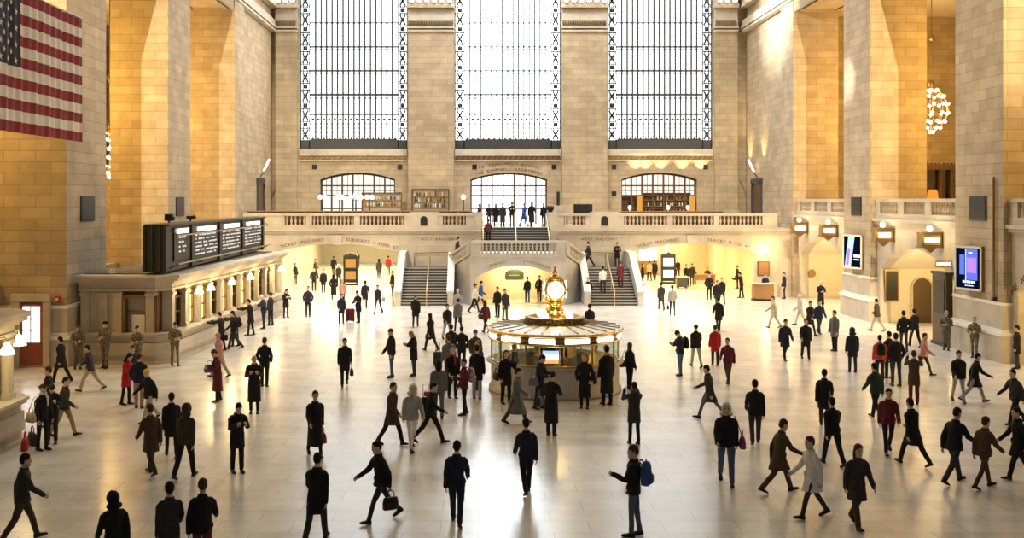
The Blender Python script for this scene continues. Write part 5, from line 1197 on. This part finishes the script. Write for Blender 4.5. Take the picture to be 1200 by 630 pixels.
def person(px, py, pose, face, kind, cc, tc, hd, label, scale=1.0, z=0.0, at=None, skin='slt', shoe='blk', camo=False, scarf=None, bags=(), dx=0):
    global NPEOPLE; NPEOPLE += 1
    p = ground(px, py, z) if at is None else V(at)
    rig = rig_of(pose); slim = NPEOPLE % 3 == 0
    o = bpy.data.objects.new('person', cached(('body', pose), lambda: body_mesh(pose))); COL.objects.link(o)
    o.color = (*COLS[skin], 1); s = scale*.985; o.scale = (s*.98, s*.98, s); o.location = p; rz = rad(face); o.rotation_euler = (0, 0, rz)
    tag(o, label, 'person')
    cm = cached(('coat', pose, kind), lambda: coat_mesh(pose, kind)); tm = cached(('pants', pose, slim), lambda: pants_mesh(pose, slim))
    if camo:
        def cp(m):
            m = m.copy(); m.materials.clear(); m.materials.append(CAMO); return m
        cm = cached(('camo', cm.name), lambda: cp(cm)); tm = cached(('camo', tm.name), lambda: cp(tm))
    cn = {'sh': 'shirt', 'jk': 'jacket', 'ct': 'coat', 'lg': 'long_coat'}[kind]
    obj(cn, cm, o, cc); obj('trousers', tm, o, tc)
    for k in (0, 1): obj('shoe', cached(('shoe', pose, k), lambda: shoe_mesh(pose, k)), o, shoe)
    if hd != 'bald':
        st_, hc = STYLE[hd] if hd in STYLE else hd.split(':')
        obj({'s':'hair','l':'hair','bun':'hair','beanie':'beanie','cap':'cap','brim':'brimmed_hat','hood':'hood'}[st_], cached(('hair', pose, st_), lambda: hair_mesh(pose, st_)), o, hc)
    if scarf: obj('scarf', cached(('scarf', pose), lambda: scarf_mesh(pose)), o, scarf)
    R3 = Matrix.Rotation(rz, 3, 'Z')
    for b in bags:
        kd, how, col, lab = b[:4]
        if kd == 'backpack': q = rig.sp(.06)-rig.fr*.235+V((0,0,rig.dz)); bag(kd, p+R3 @ (q*s), rz, col, lab, s)
        elif kd == 'handbag':
            k = 0 if how[0] == 'L' else 1; w = rig.arm[k][2]; f = rig.arm[k][4]; sd = 1 if k == 0 else -1
            if 'hip' in how: q = V((sd*.335, .04, PEL-.16+rig.dz))
            elif 'back' in how: q = V((sd*.12, .36, PEL-.05+rig.dz))
            elif 'front' in how: q = V((sd*.08, -.30, PEL+.05+rig.dz))
            else: q = w+f*.10+V((sd*.02,0,-.40+rig.dz))
            q.z = max(q.z, .04); bt = bag(kd, p+R3 @ (q*s), rz, col, lab, s)
            if 'hip' in how: obj('strap', cached(('strap', sd), lambda: MB().tube([(0,-.1,.23), (-sd*.09,-.075,.5), (-sd*.15,-.03,.655), (-sd*.165,.01,.672), (-sd*.15,.05,.65), (-sd*.09,.09,.5), (0,.1,.23)], .01, 6).mesh('strap', LEATHER)), bt, col)
        elif kd == 'suitcase':
            dxy = how; bag(kd, p+R3 @ V((dxy[0], dxy[1], 0)), rz, col, lab, 1.0)
    return o
P = person
# --- lower left
P(26,634,'walk',120,'jk','dgr','brn','s','person in dark jacket and reddish brown trousers at the bottom left corner')
P(134,690,'walkb',215,'ct','blk','dgr','hood:blk','dark hooded person cut by the bottom edge, leftmost of three',.97)
P(199,676,'walk',200,'ct','dgr','blk','s','person in charcoal coat at the bottom edge, middle of three left of the texting man',.98)
P(237,672,'stride',190,'jk','blk','mar','sb','person in black jacket at the bottom edge, rightmost of three left of the texting man')
P(217,560,'walkb',172,'jk','olv','blk','hood:olv','broad man in olive hooded jacket walking away left of the texting man',1.04)
P(201,535,'walk',200,'ct','blk','blk','s','dark coated person just behind the man in the olive hooded jacket',.97)
P(177,556,'walkb',225,'ct','brn','olv','sb','person in brown coat hurrying just left of the olive hooded man',1.0)
P(175,494,'stride',330,'jk','blk','bge','beanie:ylw','person in yellow cap, black jacket and beige trousers',.96)
P(148,474,'read',75,'ct','red','blk','lb','woman in bright red coat by the left ticket office',.97, shoe='blk')
P(163,478,'pocket',185,'jk','nvy','tan','beanie:mar','man in navy jacket, tan trousers and red cap beside the red coat',1.0)
P(155,464,'stand',20,'jk','dgr','blk','s','dark haired person standing behind the man in the red cap',.98)
P(91,432,'guard',20,'jk','brn','brn','cap:olv','soldier in camouflage holding arms in front, leftmost by the flag pier',1.0,camo=True)
P(123,431,'cross',-10,'jk','dgr','dgr','beanie:blk','figure in dark camouflage between the two left soldiers',1.06,camo=True)
P(161,432,'guard',0,'jk','brn','brn','cap:olv','soldier in camouflage in front of the ticket office end window',.98,camo=True)
P(205,428,'guard',30,'jk','brn','brn','cap:olv','soldier in camouflage standing at the corner of the ticket office',1.0,camo=True)
P(72,448,'walk',250,'ct','blk','blk','s','dark person walking between the near office and the soldiers',.98)
P(106,458,'stride',270,'jk','dgr','bge','s','striding person in dark jacket and beige trousers in front of the soldiers',.96)
P(50,527,'stand',60,'jk','blk','blk','brim:blk','man in black jacket and black brimmed hat at the near ticket office',1.0,scarf='wht',bags=[('handbag','R hip','bge','beige shoulder bag of the man in the brimmed hat')])
P(61,519,'phone',20,'jk','blk','nvy','beanie:blk','woman in dark beret and jacket beside the man in the brimmed hat',.95)
P(75,511,'walk',90,'jk','dgr','tan','s','person in tan trousers stepping out behind the two at the near office',.98)
P(57,499,'stand',300,'ct','blk','blk','sb','taller dark coated person behind the group at the near office',1.0)
bag('handbag', ground(29,527), rad(15), 'red', 'red bag on the floor at the near ticket office', 1.25)
bag('handbag', ground(38,521), rad(40), 'dgr', 'charcoal bag on the floor behind the red bag', 1.3)
# --- left middle
P(255,470,'read',300,'lg','mar','blk','sb','woman in maroon long coat and black boots left of the bald man',.99,bags=[('handbag','L front','blu','blue bag held by the woman in the maroon coat')])
P(257,442,'walk',250,'ct','pnk','bge','cap:pnk','person in pinkish coat and hat behind the maroon coated woman',.98)
P(298,484,'phone',10,'lg','blk','blk','bald','bald man in long black coat with hands at his chest',1.06,skin='skn')
P(310,453,'pocket',175,'jk','blk','blk','sb','man in black jacket right behind the bald man',1.0)
P(278,553,'phone',30,'ct','blk','blk','s','man in black coat looking down at his phone, alone at lower left',.99)
P(260,411,'lean',265,'jk','blk','blk','s','dark haired person leaning on the counter, nearest at the ticket windows',.98)
P(276,406,'lean',265,'jk','dgr','blk','beanie:wht','person in white cap at the ticket counter, second from the near end',.97)
P(274,409,'walkb',275,'jk','blk','dgr','s','person in black jacket with backpack beside the ticket counter',1.0,bags=[('backpack','',"blk",'black backpack on the person by the ticket counter'),('handbag','L','blk','black bag hanging from the hand of the backpack wearer by the counter')])
P(294,393,'lean',265,'ct','blk','blk','s','tall dark coated person at the ticket counter, middle of the row',1.02)
P(309,385,'phone',300,'jk','nvy','nvy','grey','pale haired guard in navy uniform at the ticket counter',1.02)
P(317,381,'stand',250,'jk','nvy','blk','s','person in dark blue jacket just behind the pale haired guard',1.0)
P(335,372,'phone',30,'ct','blk','blk','lb','woman in black coat standing alone at the far end of the ticket counter',.94)
# --- left passage
P(361,371,'pocket',0,'jk','nvy','blk','s','person in navy jacket and slim black trousers walking out of the left passage',1.0)
P(368,341,'pocket',10,'jk','blk','blk','s','person in black jacket, left of a pair inside the left passage',.97)
P(379,343,'stand',0,'ct','blk','blk','s','person in black coat, right of a pair inside the left passage',.97)
P(391,351,'pocket',180,'lg','blk','blk','lb','person in long black coat left of the plaid coat in the passage',.98)
P(401,357,'walk',10,'ct','pnk','blk','ll','woman in pinkish coat before the orange panelled kiosk',.95)
P(400,379,'easy',20,'ct','nvy','blk','l','woman in navy coat standing left of the red suitcase',.92)
P(420,378,'read',330,'ct','blk','dgr','s','man in black coat standing right of the red suitcase',1.0)
bag('suitcase', ground(410.6,377), rad(10), 'mar', 'tall red suitcase standing between the woman and man by the left passage', 1.2)
P(428,361,'walk',180,'ct','blk','blk','s','dark coated person directly behind the man with the red suitcase',1.0)
P(443,368,'walkb',340,'jk','nvy','dgr','s','person in navy jacket walking left of the stair foot',1.0,bags=[('handbag','L hip','lgr','pale grey bag at the hip of the person in navy left of the stairs')])
P(460,346,'stand',300,'jk','blk','blk','s','dark figure standing against the left stair wall',.98)
P(444,326,'walk',180,'ct','brn','blk','lb','person in brown coat deep inside the left passage',.97)
P(455,322,'stand',180,'jk','red','blk','s','person in red jacket deep inside the left passage',.97)
P(419,314,'walkb',0,'jk','brn','brn','s','farthest figure in brown in the left passage, right of the kiosk',.96)
P(369,326,'walk',90,'jk','brn','brn','sb','figure in brown at the left side deep in the passage',.97)
P(391,322,'walk',180,'ct','blk','blk','s','dark coated figure deep in the passage left of the orange panelled kiosk',.98)
P(346,333,'stand',60,'jk','blk','dgr','s','dark figure standing by the left passage wall',.95)
P(397,334,'walkb',0,'jk','dgr','blk','cap:wht','person in white cap just left of the orange panelled kiosk',.96)
# --- foot of the left stairs and centre
P(487,383,'walkb',180,'ct','blk','blk','beanie:blu','person in black coat and blue hat before the left stairs',1.0)
P(505,411,'walk',225,'ct','blk','blk','lb','woman in black coat walking with a bag below the left stairs',.97,bags=[('handbag','R','blk','black bag in the hand of the woman below the left stairs')])
P(524,398,'walk',20,'jk','blk','lgr','s','person in black jacket and grey trousers below the landing, left of the grey jacket',1.0)
P(537,389,'bagwalk',200,'jk','gry','blk','s','person in grey jacket walking before the landing arch',.98,bags=[('handbag','R','dgr','dark bag carried by the person in grey before the landing arch')])
P(569,390,'walkb',220,'jk','mar','dgr','l','woman in maroon jacket before the landing arch',.95,bags=[('handbag','L hip','blk','black bag at the hip of the woman in maroon before the arch')])
P(556,366,'walk',100,'sh','wht','blk','s','person in white shirt and dark trousers left of the landing arch',1.0)
P(563,362,'walkb',100,'jk','blu','dgr','s','person in blue jacket right beside the white shirt',1.0)
P(583,371,'stand',330,'jk','blk','blk','s','person in black, left of a pair before the landing arch',.98)
P(592,375,'stand',40,'ct','dgr','gry','s','person in charcoal coat, right of a pair before the landing arch',1.0)
P(536,372,'walk',160,'ct','lgr','lgr','grey','pale grey person at the left flank of the landing',.95)
P(0,0,'stand',200,'jk','nvy','blu','s','dark figure with blue trousers standing under the landing arch',.95,at=(xat(618,68.3),68.3,0))
P(0,0,'pocket',340,'jk','blk','blk','s','black figure under the landing arch near the clock',.98,at=(xat(632,68.6),68.6,0))
P(459,442,'easy',300,'jk','blk','jean','beanie:brn','man in black leather jacket, brown beanie and jeans left of the booth group',1.05)
P(485,440,'phone',300,'ct','blk','dgr','ll','woman with light brown hair in short black coat facing the man in the beanie',.98)
P(514,490,'stand',185,'jk','gry','gry','lb','man in grey suit seen from behind left of the maroon jacket',1.02)
bag('suitcase', ground(500,487), rad(20), 'blk', 'black suitcase standing beside the man in the grey suit', .95)
bag('handbag', ground(500,487)+V((0,0,.60)), rad(70), 'red', 'small red bag resting on the black suitcase', .55)
P(544,486,'coffee',285,'jk','mar','blk','s','person in maroon jacket with coffee wearing a plaid backpack',1.0,bags=[('backpack','','plaid','plaid red and grey backpack on the person in the maroon jacket')])
P(559,467,'stand',175,'ct','blk','lgr','s','person in black coat and pale grey trousers left of the booth',1.03)
P(530,466,'easy',20,'jk','blk','blk','cap:bge','woman in beige hat and red scarf in the group left of the booth',.97,scarf='red')
P(526,449,'stand',190,'jk','gry','dgr','sb','person in blue grey jacket in the middle of the booth side group',1.0)
P(529,430,'walk',200,'jk','blk','blk','s','person in black pulling a suitcase at the back of the booth side group',1.0)
bag('suitcase', ground(513,428), rad(0), 'dgr', 'charcoal trolley suitcase pulled behind the booth side group', .9)
P(541,433,'pocket',180,'jk','blk','blk','s','black jacketed person at the back right of the booth side group',.97)
P(557,440,'easy',10,'jk','brn','dgr','beanie:blu','person in blue bobble hat behind the group left of the booth',1.0)
P(560,456,'stand',320,'ct','olv','dgr','hlt' if False else 'll','person in olive fur collared coat beside the booth counter',.98,scarf='bge')
P(459,521,'walk',60,'ct','brn','blk','sb','person in brown coat, left of three walking before the grey suit man',1.0)
P(483,527,'walkb',20,'jk','lgr','wht','hood:wht','person in white hood and pale trousers in the middle of three walkers',1.03)
P(504,519,'stride',80,'jk','blk','blk','s','person in black jacket, right of three walking before the grey suit man',1.0)
# --- around the booth
P(593,473,'call',20,'ct','blk','blk','l','woman in black coat on the phone at the left of the booth',1.0,bags=[('handbag','R hip','blk','black shoulder bag of the woman phoning at the booth')])
P(632,479,'read',60,'jk','nvy','nvy','s','man in navy suit and blue shirt reading against the booth counter',1.0,bags=[('handbag','R hip','gry','grey shoulder bag of the man reading at the booth')])
P(646,510,'phone',160,'lg','blk','nvy','s','man in long black coat with shoulder bag before the booth',1.03,bags=[('handbag','L hip','blk','black shoulder bag of the man in the long coat before the booth')])
P(605,496,'walk',80,'lg','gry','brn','s','grey coated person walking past the left front of the booth',.97)
P(685,478,'pocket',350,'lg','blk','blk','ll','woman in long black coat facing the viewer at the booth front',1.0,bags=[('handbag','L hip','blk','small black bag at the side of the woman facing out from the booth')])
P(711,474,'stand',200,'lg','blk','blk','brim:blk','tall man in black coat and black hat at the right of the booth',1.1,scarf='ylw')
P(738,456,'stand',120,'jk','blk','blk','l','long haired woman in black at the right edge of the booth',.94,bags=[('handbag','L hip','brn','brown bag of the long haired woman at the booth edge')])
P(743,520,'photo',190,'ct','dgr','blk','bun','woman in dark coat with pink strap taking a photo of the clock',.97,scarf='pur')
P(0,0,'stand',30,'sh','dgr','blk','s','staff member in grey inside the booth, left of the screen',.97,at=(bc.x-1.45,bc.y-.9,0))
P(0,0,'stand',-30,'sh','ylw','blk','s','staff member in yellow inside the booth, right of the screen',.97,at=(bc.x+1.3,bc.y-1.1,0))
# --- lower centre
P(369,534,'walk',20,'lg','blk','blk','sb','woman in long black coat with red bag at lower left of centre',1.0,bags=[('handbag','L','red','red bag in the hand of the woman in the long black coat')])
P(404,452,'walkb',10,'ct','blk','blk','s','person in black suit coat walking alone left of the beanie man',1.0,bags=[('handbag','L','blk','black briefcase carried by the person alone left of the beanie man')])
P(371,634,'walkb',170,'ct','blk','dgr','s','large dark figure walking away at the bottom edge left of centre',1.0)
P(447,610,'stride',300,'jk','blk','dgr','s','person in black leaning forward with a bag at the bottom centre left',1.0,bags=[('handbag','L','blk','black bag swinging from the hand of the leaning person at bottom centre left')])
P(535,614,'walk',175,'jk','nvy','nvy','s','slim person in navy walking at the bottom centre',1.0)
P(617,578,'walkb',190,'jk','nvy','blk','s','slim dark person walking up the bright floor before the booth',.99)
P(743,628,'coffee',250,'jk','blk','jean','sb','man in black jacket and jeans with blue bag at the bottom, right of centre',1.03,bags=[('backpack','','blu','blue backpack on the man in jeans at the bottom')])
P(851,566,'walk',350,'jk','blk','jean','hood:wht','woman with white hood, black jacket and purple bag',1.12,bags=[('handbag','L hip','pur','purple bag of the woman in the white hood')])
P(885,520,'walkb',170,'jk','blk','dgr','s','person in black jacket just right of the white hooded woman',1.02)
P(832,490,'stride',250,'ct','dgr','gry','s','stooping person in charcoal coat behind the white hooded woman',.97)
P(853,449,'walk',330,'jk','mar','brn','s','person in maroon jacket walking below the red coat',.97)
P(913,577,'stride',100,'ct','brn','brn','sb','person in brown coat striding right of the white hooded woman',1.0)
P(952,606,'walk',280,'ct','wht','dgr','sb','person in white coat at the bottom right of centre',1.0)
P(1004,617,'walkb',10,'ct','dgr','brn','l','woman in charcoal coat near the bottom, right of the white coat',.99)
P(976,545,'walk',190,'jk','blk','blk','s','person in black jacket directly above the charcoal coated woman at bottom right',1.0)
P(1041,531,'walkb',350,'jk','mar','blk','s','person in dark maroon jacket at lower right',1.0)
P(1070,545,'stride',200,'ct','blk','blk','s','person in black coat striding right of the dark maroon jacket',1.0)
P(1118,566,'stride',120,'jk','blk','dgr','s','broad person in black striding at lower right',1.06)
P(1153,572,'walk',110,'jk','brn','brn','sb','person in brown just beside the broad striding person at lower right',.97)
P(1194,561,'walk',270,'ct','blk','blk','s','person in black coat at the right edge, lowest',1.0)
P(1190,497,'stride',290,'jk','dgr','blk','s','dark person at the right edge above the lowest one',.98)
# --- centre right floor
P(797,440,'phone',290,'jk','nvy','jean','beanie:blk','man in navy jacket and jeans with black backpack right of the booth',1.0,bags=[('backpack','','blk','black backpack on the man in jeans right of the booth')])
P(816,430,'walk',185,'jk','blk','lgr','beanie:dgr','man in black jacket and pale grey trousers left of the red coat',1.0)
P(838,428,'stand',180,'ct','red','blk','sb','woman in red coat on the floor right of the booth',.93)
P(842,388,'walkb',180,'ct','blk','blk','s','dark figure directly above the red coat right of the booth',1.0)
P(691,398,'walk',180,'ct','blk','blk','s','dark figure behind the booth right of the clock',1.0)
P(775,363,'walk',180,'ct','dgr','dgr','s','person in charcoal walking in beside the grey jacket at the right passage',.98)
P(788,369,'bagwalk',175,'jk','lgr','dgr','s','person in pale grey jacket carrying a dark bag by the right passage',1.0,bags=[('handbag','L','blk','black bag carried by the person in pale grey by the right passage')])
P(761,329,'walk',180,'jk','bge','dgr','s','person in beige jacket inside the right passage',.97)
P(767,328,'walkb',180,'jk','blk','blk','s','person in black close beside the beige jacket in the passage',.97)
P(753,334,'stand',90,'ct','blk','blk','s','dark figure behind the right stair wall',.97)
P(794,326,'walk',0,'jk','blk','blk','s','dark figure deep in the right passage beside the white poster kiosk',.97)
P(804,336,'walk',10,'jk','blk','blk','s','person in black, left of a pair right of the white poster kiosk',1.02)
P(811,335,'walkb',350,'jk','dgr','dgr','s','person in charcoal, right of a pair right of the white poster kiosk',1.02)
P(831,351,'pocket',0,'jk','blk','blk','s','person in black jacket facing out left of the passage desk',1.0)
P(840,360,'walkb',10,'ct','blk','dgr','sb','dark coated person, left of two below the passage desk',.98)
P(846,356,'walk',0,'ct','blk','blk','s','dark coated person, right of two below the passage desk',1.0)
P(0,0,'sit',0,'jk','blk','blk','s','seated staff member at the left of the passage desk',.97,at=(17.1,84.0,0))
P(0,0,'sit',0,'jk','dgr','blk','s','seated staff member at the right of the passage desk',.97,at=(18.2,84.0,0))
P(864,338,'stand',270,'jk','blk','blk','s','dark standing figure right of the passage desk',1.0)
P(869,349,'lean',250,'jk','blk','blk','s','leaning dark figure by the wall left of the information desk',1.0)
P(0,0,'stand',0,'jk','nvy','blk','s','staff member behind the curved information desk',.97,at=(c_desk:=V((xat(897,70.6),70.6,0))))
P(0,0,'stand',270,'jk','nvy','nvy','cap:nvy','officer in navy uniform and cap beside the information desk',1.02,at=(xat(919,70.6),70.6,0))
# --- stairs
def onstair(px, Y):
    i = int((Y-66)/(4/13)); return V((xat(px, Y), 66+(i+.45)*4/13, (i+1)*2.1/13))
P(0,0,'climb',180,'sh','wht','dgr','s','person in white shirt climbing the right stairs',1.0,at=onstair(707,67.0))
P(0,0,'climb',180,'ct','mar','mar','sb','person in maroon coat climbing the right stairs',.98,at=onstair(727,67.8))
P(0,0,'phone',0,'ct','blk','dgr','s','person in black coat looking at a phone at the top of the right flight',.97,at=(xat(723,71),71,2.1))
P(0,0,'walk',270,'ct','dgr','blk','s','dark figure on the right side landing by the rail',1.0,at=(xat(690,71),71,2.1))
P(689,357,'pocket',0,'jk','blk','blk','s','person in black at the foot of the right stairs by the inner wall',1.0)
P(0,0,'climb',90,'jk','dgr','blk','s','dark figure climbing the left turn behind the curved rail',.97,at=(-1.42,70.5,2.1+2/6))
P(0,0,'climb',180,'jk','mar','blk','s','figure in dark red climbing the upper flight at its left side',.95,at=(.72,72.85,3.1+3*(ZB-3.1)/9))
# --- balcony crowd
bal = [(561,76.2,'walk',80,'jk','nvy','dgr','s','person in blue grey leftmost on the balcony before the bright doors',.98), (573,76.0,'pocket',20,'jk','blk','blk','s','dark figure second from the left on the balcony',.95),
 (581,76.4,'stand',350,'lg','blk','blk','l','figure in long dark coat third from the left on the balcony',.97), (589,76.1,'stand',10,'lg','dgr','blk','s','figure in long charcoal coat left of the centre handrail',1.0),
 (600,75.9,'phone',0,'jk','blk','blk','s','dark figure with hands raised at the centre handrail on the balcony',1.05), (614,76.5,'walk',40,'ct','blu','lgr','s','figure in blue coat right of the centre handrail',1.0),
 (623,75.9,'walkb',10,'lg','blk','blk','lb','tall figure in long black coat right of the blue coat on the balcony',1.08), (637,76.2,'stand',330,'jk','blk','blk','s','dark figure left of the photographer on the balcony',1.0),
 (645,76.0,'photo',0,'jk','blk','blk','s','photographer with raised arms at the right stair head',1.02)]
for px, Y, po, fa, kd, cc, tc, hd, lab, sc_ in bal: P(0,0,po,fa,kd,cc,tc,hd,lab,sc_,at=(xat(px, Y), Y, ZB))
# --- right side
P(962,363,'cross',0,'lg','blk','blk','grey','white haired man in dark suit before the far gateway',1.0)
P(949,393,'walk',20,'ct','blk','blk','s','dark figure, upper left of three below the white haired man',1.0)
P(960,391,'walkb',10,'jk','nvy','dgr','s','dark figure in navy just below the white haired man',.98)
P(944,421,'walk',350,'ct','blk','blk','s','dark coated figure, lowest of three below the white haired man',1.0)
P(920,422,'walkb',5,'ct','nvy','blk','s','navy coated figure walking left of the three below the white haired man',1.0)
P(978,411,'stand',300,'ct','gry','blk','s','figure in grey coat standing left of the far gateway pier foot',1.02)
P(907,384,'walk',260,'jk','bge','bge','sb','person in beige walking below the information desk',.97)
P(938,381,'walkb',260,'jk','lgr','bge','grey','pale person walking right of the beige one below the desk',.97)
P(999,436,'stand',175,'ct','nvy','dgr','hood:nvy','figure in navy hooded coat standing left of the red jacket',.99)
P(1028,388,'walk',220,'jk','olv','bge','s','person in olive jacket walking before the middle gateway',.97)
P(1059,412,'pocket',180,'jk','blk','dgr','s','person in black jacket, left of a pair before the middle gateway',1.03)
P(1072,406,'walk',185,'jk','dgr','blk','s','person in charcoal jacket, right of a pair before the middle gateway',1.0)
P(1031,446,'stand',170,'jk','orr','dgr','s','person in bright red jacket with black backpack at right',.96,bags=[('backpack','','blk','black backpack on the bright red jacket')])
P(1050,452,'pocket',180,'jk','blk','dgr','s','large man in black jacket right of the bright red jacket',1.08)
P(1042,443,'stand',200,'ct','blk','blk','s','black coated person between the bright red jacket and the large man',1.0)
P(1071,473,'photo',160,'ct','brn','mar','sb','person in brown checked coat with raised arms right of the large man',1.0)
P(1082,440,'walk',60,'jk','pnk','brn','sb','person in pinkish jacket behind the brown coat',.95)
P(1026,490,'walkb',200,'jk','grn','blk','s','person in dark green jacket below the bright red jacket',.98)
P(966,500,'walk',160,'ct','blk','dgr','s','dark coated person right of the white hooded woman in the middle distance',.99)
P(1123,471,'walk',350,'jk','blk','lgr','s','person in black jacket and grey trousers below the soldiers',1.0)
P(1142,471,'stride',80,'ct','blk','lgr','s','person in black coat striding just right of the grey trousers',.97)
P(1109,410,'cross',330,'jk','brn','brn','cap:lgr','soldier with crossed arms beside the tall bronze kiosk',1.0,camo=True)
P(1142,419,'guard',320,'jk','brn','brn','cap:lgr','soldier under the violet screen holding hands in front',1.0,camo=True)
P(1192,432,'stand',250,'ct','blk','dgr','s','dark figure at the right edge inside the near gateway',.98)
# ------------------------------------------------------------------ light
def area(name, loc, aim, sx, sy, power, col, spread=180):
    l = bpy.data.lights.new(name, 'AREA'); l.shape = 'RECTANGLE'; l.size = sx; l.size_y = sy; l.energy = power; l.color = col; l.spread = rad(spread)
    o = bpy.data.objects.new(name, l); COL.objects.link(o); o.location = loc
    d = (V(aim)-V(loc)).normalized(); o.rotation_euler = d.to_track_quat('-Z', 'Y').to_euler(); return o
def point(name, loc, power, col, r=.3):
    l = bpy.data.lights.new(name, 'POINT'); l.energy = power; l.color = col; l.shadow_soft_size = r
    o = bpy.data.objects.new(name, l); COL.objects.link(o); o.location = loc; return o
def spot(name, loc, aim, power, col, ang, blend=.4, r=.3):
    l = bpy.data.lights.new(name, 'SPOT'); l.energy = power; l.color = col; l.spot_size = rad(ang); l.spot_blend = blend; l.shadow_soft_size = r
    o = bpy.data.objects.new(name, l); COL.objects.link(o); o.location = loc
    o.rotation_euler = (V(aim)-V(loc)).normalized().to_track_quat('-Z', 'Y').to_euler(); return o
WARM = (1, .58, .13); WARM2 = (1, .72, .30); COOL = (.93, .97, 1.0)
K = 1.0
# daylight of the tall west windows
for a, b in (): area('west_window_daylight', ((a+b)/2, YB-1.0, 19), ((a+b)/2, 30, 0), b-a, 15, 9000*K, COOL)
# cornice lamp strips along both sides, shining down
area('cornice_strip_south', (XL+2.0, 59, 33), (XL+2.0, 59, 0), .35, 50, 1350*K, (1, .93, .80)); area('cornice_strip_north', (XR-2.0, 59, 33), (XR-2.0, 59, 0), .35, 50, 1350*K, (1, .93, .80))
area('west_cornice_strip', (2.5, 79.5, 33), (2.5, 86, 9), 34, .4, 2700*K, (1, .96, .88))
# vault lamps
for y in (60, 76): area('vault_lamp', (2.5, y, 35), (2.5, y, 0), 9, 9, 1900*K, (1, .99, .97), 115)
# aisle lamps
for x, s in ((27.0, 1), (-22.5, -1)):
    for y in (38, 52, 66): point('aisle_lamp', (x, y, 12.5), 1650*K, WARM, .8)
# gateways
for y in (38, 52.4, 66.6): point('gateway_lamp', (23.6, y, 3.2), 230*K, (1, .68, .22), .2); point('gate_rear_lamp', (26.4, y-2.5, 2.6), 120*K, WARM2, .2)
# globes over the gateways
for px, py in ((937, 267), (971, 270), (1035, 275), (1090, 281)): point('globe_light', (20.4, 21.15*F/(px-VX)-.5, 5.0), 45*K, (1, .70, .30), .15)
# passages
for x0, x1, y1, c, p in ((-15, -6, 108, (1, .82, .46), 460), (11, 20, 97, (1, .72, .28), 520)):
    y = 75
    while y < y1: area('passage_lamp', ((x0+x1)/2, y, 4.0), ((x0+x1)/2, y, 0), 5, 1.2, p*K, c); y += 7
point('arch_lamp', (2.5, 69.0, 2.3), 240*K, WARM2, .2)
# ticket office fronts
for y in (45, 48.5, 52, 55.5, 59): point('counter_lamp_light', (-11.3, y, 2.6), 42*K, WARM2, .12)
for y in (28.0,): point('counter_lamp_light', (-11.9, y, 2.6), 18*K, WARM2, .12)
point('booth_lamp', (bc.x, bc.y-1.3, 1.7), 40*K, WARM2, .2); point('clock_lamp', (bc.x, bc.y-.9, 2.75), 30*K, WARM2, .15)
# wall uplights
for px in (503, 515): spot('uplight', (xat(px, YB-.9), YB-.9, 7.4), (xat(px, YB-.5), YB-.4, 12), 150, WARM2, 60, .8, .1)
for px in (745, 757, 775, 800, 822): spot('uplight', (xat(px, YB-.45), YB-.45, 8.95), (xat(px, YB), YB+.1, 10.5), 130, WARM2, 100, .8, .1)
for y in (80, 84): spot('uplight', (XR-.3, y, 9.2), (XR+.2, y, 12), 500, WARM2, 70, .8, .1)
point('desk_sconce', (xat(898, 71.3), 71.3, 3.2), 70*K, (1, .55, .22), .15)
# spots added in place of sun from unseen lunettes, brightening both side walls
spot('sun_patch_spot', (XL+1, 62, 30), (XR, 60.9, 13.4), 80000*K, (1, .97, .9), 4.2, 1.0, .05)
spot('sun_patch_spot', (XL+1, 66, 30), (XR, 75.5, 21.5), 170000*K, (1, .95, .86), 19, 1.0, .05)
spot('sun_patch_spot', (XR-1, 66, 30), (XL, 78.0, 19), 24000*K, (1, .93, .80), 24, 1.0, .05)
# ceiling floodlights at the near end raking the piers
spot('floodlight_beam', (XR-3.4, 24, 33), (XR+.8, 60, 10), 46000*K, (1, .84, .55), 40, .5, .15)
spot('floodlight_beam', (XL+3.4, 24, 33), (XL-.8, 60, 10), 46000*K, (1, .84, .55), 40, .5, .15)
w = bpy.data.worlds.new('world'); SC.world = w; w.use_nodes = True; w.node_tree.nodes['Background'].inputs[0].default_value = (.8, .9, 1, 1); w.node_tree.nodes['Background'].inputs[1].default_value = .6
# ------------------------------------------------------------------ render look
vs = SC.view_settings; vs.view_transform = 'Standard'; vs.look = 'None'; vs.gamma = 1; vs.exposure = 0.8; vs.use_curve_mapping = False
SC.cycles.use_denoising = True; SC.cycles.max_bounces = 6; SC.cycles.diffuse_bounces = 3; SC.cycles.glossy_bounces = 3; SC.cycles.transparent_max_bounces = 8; SC.cycles.sample_clamp_indirect = 4.0; SC.cycles.caustics_reflective = False; SC.cycles.caustics_refractive = False

bpy.data.scenes.remove(TMPS)
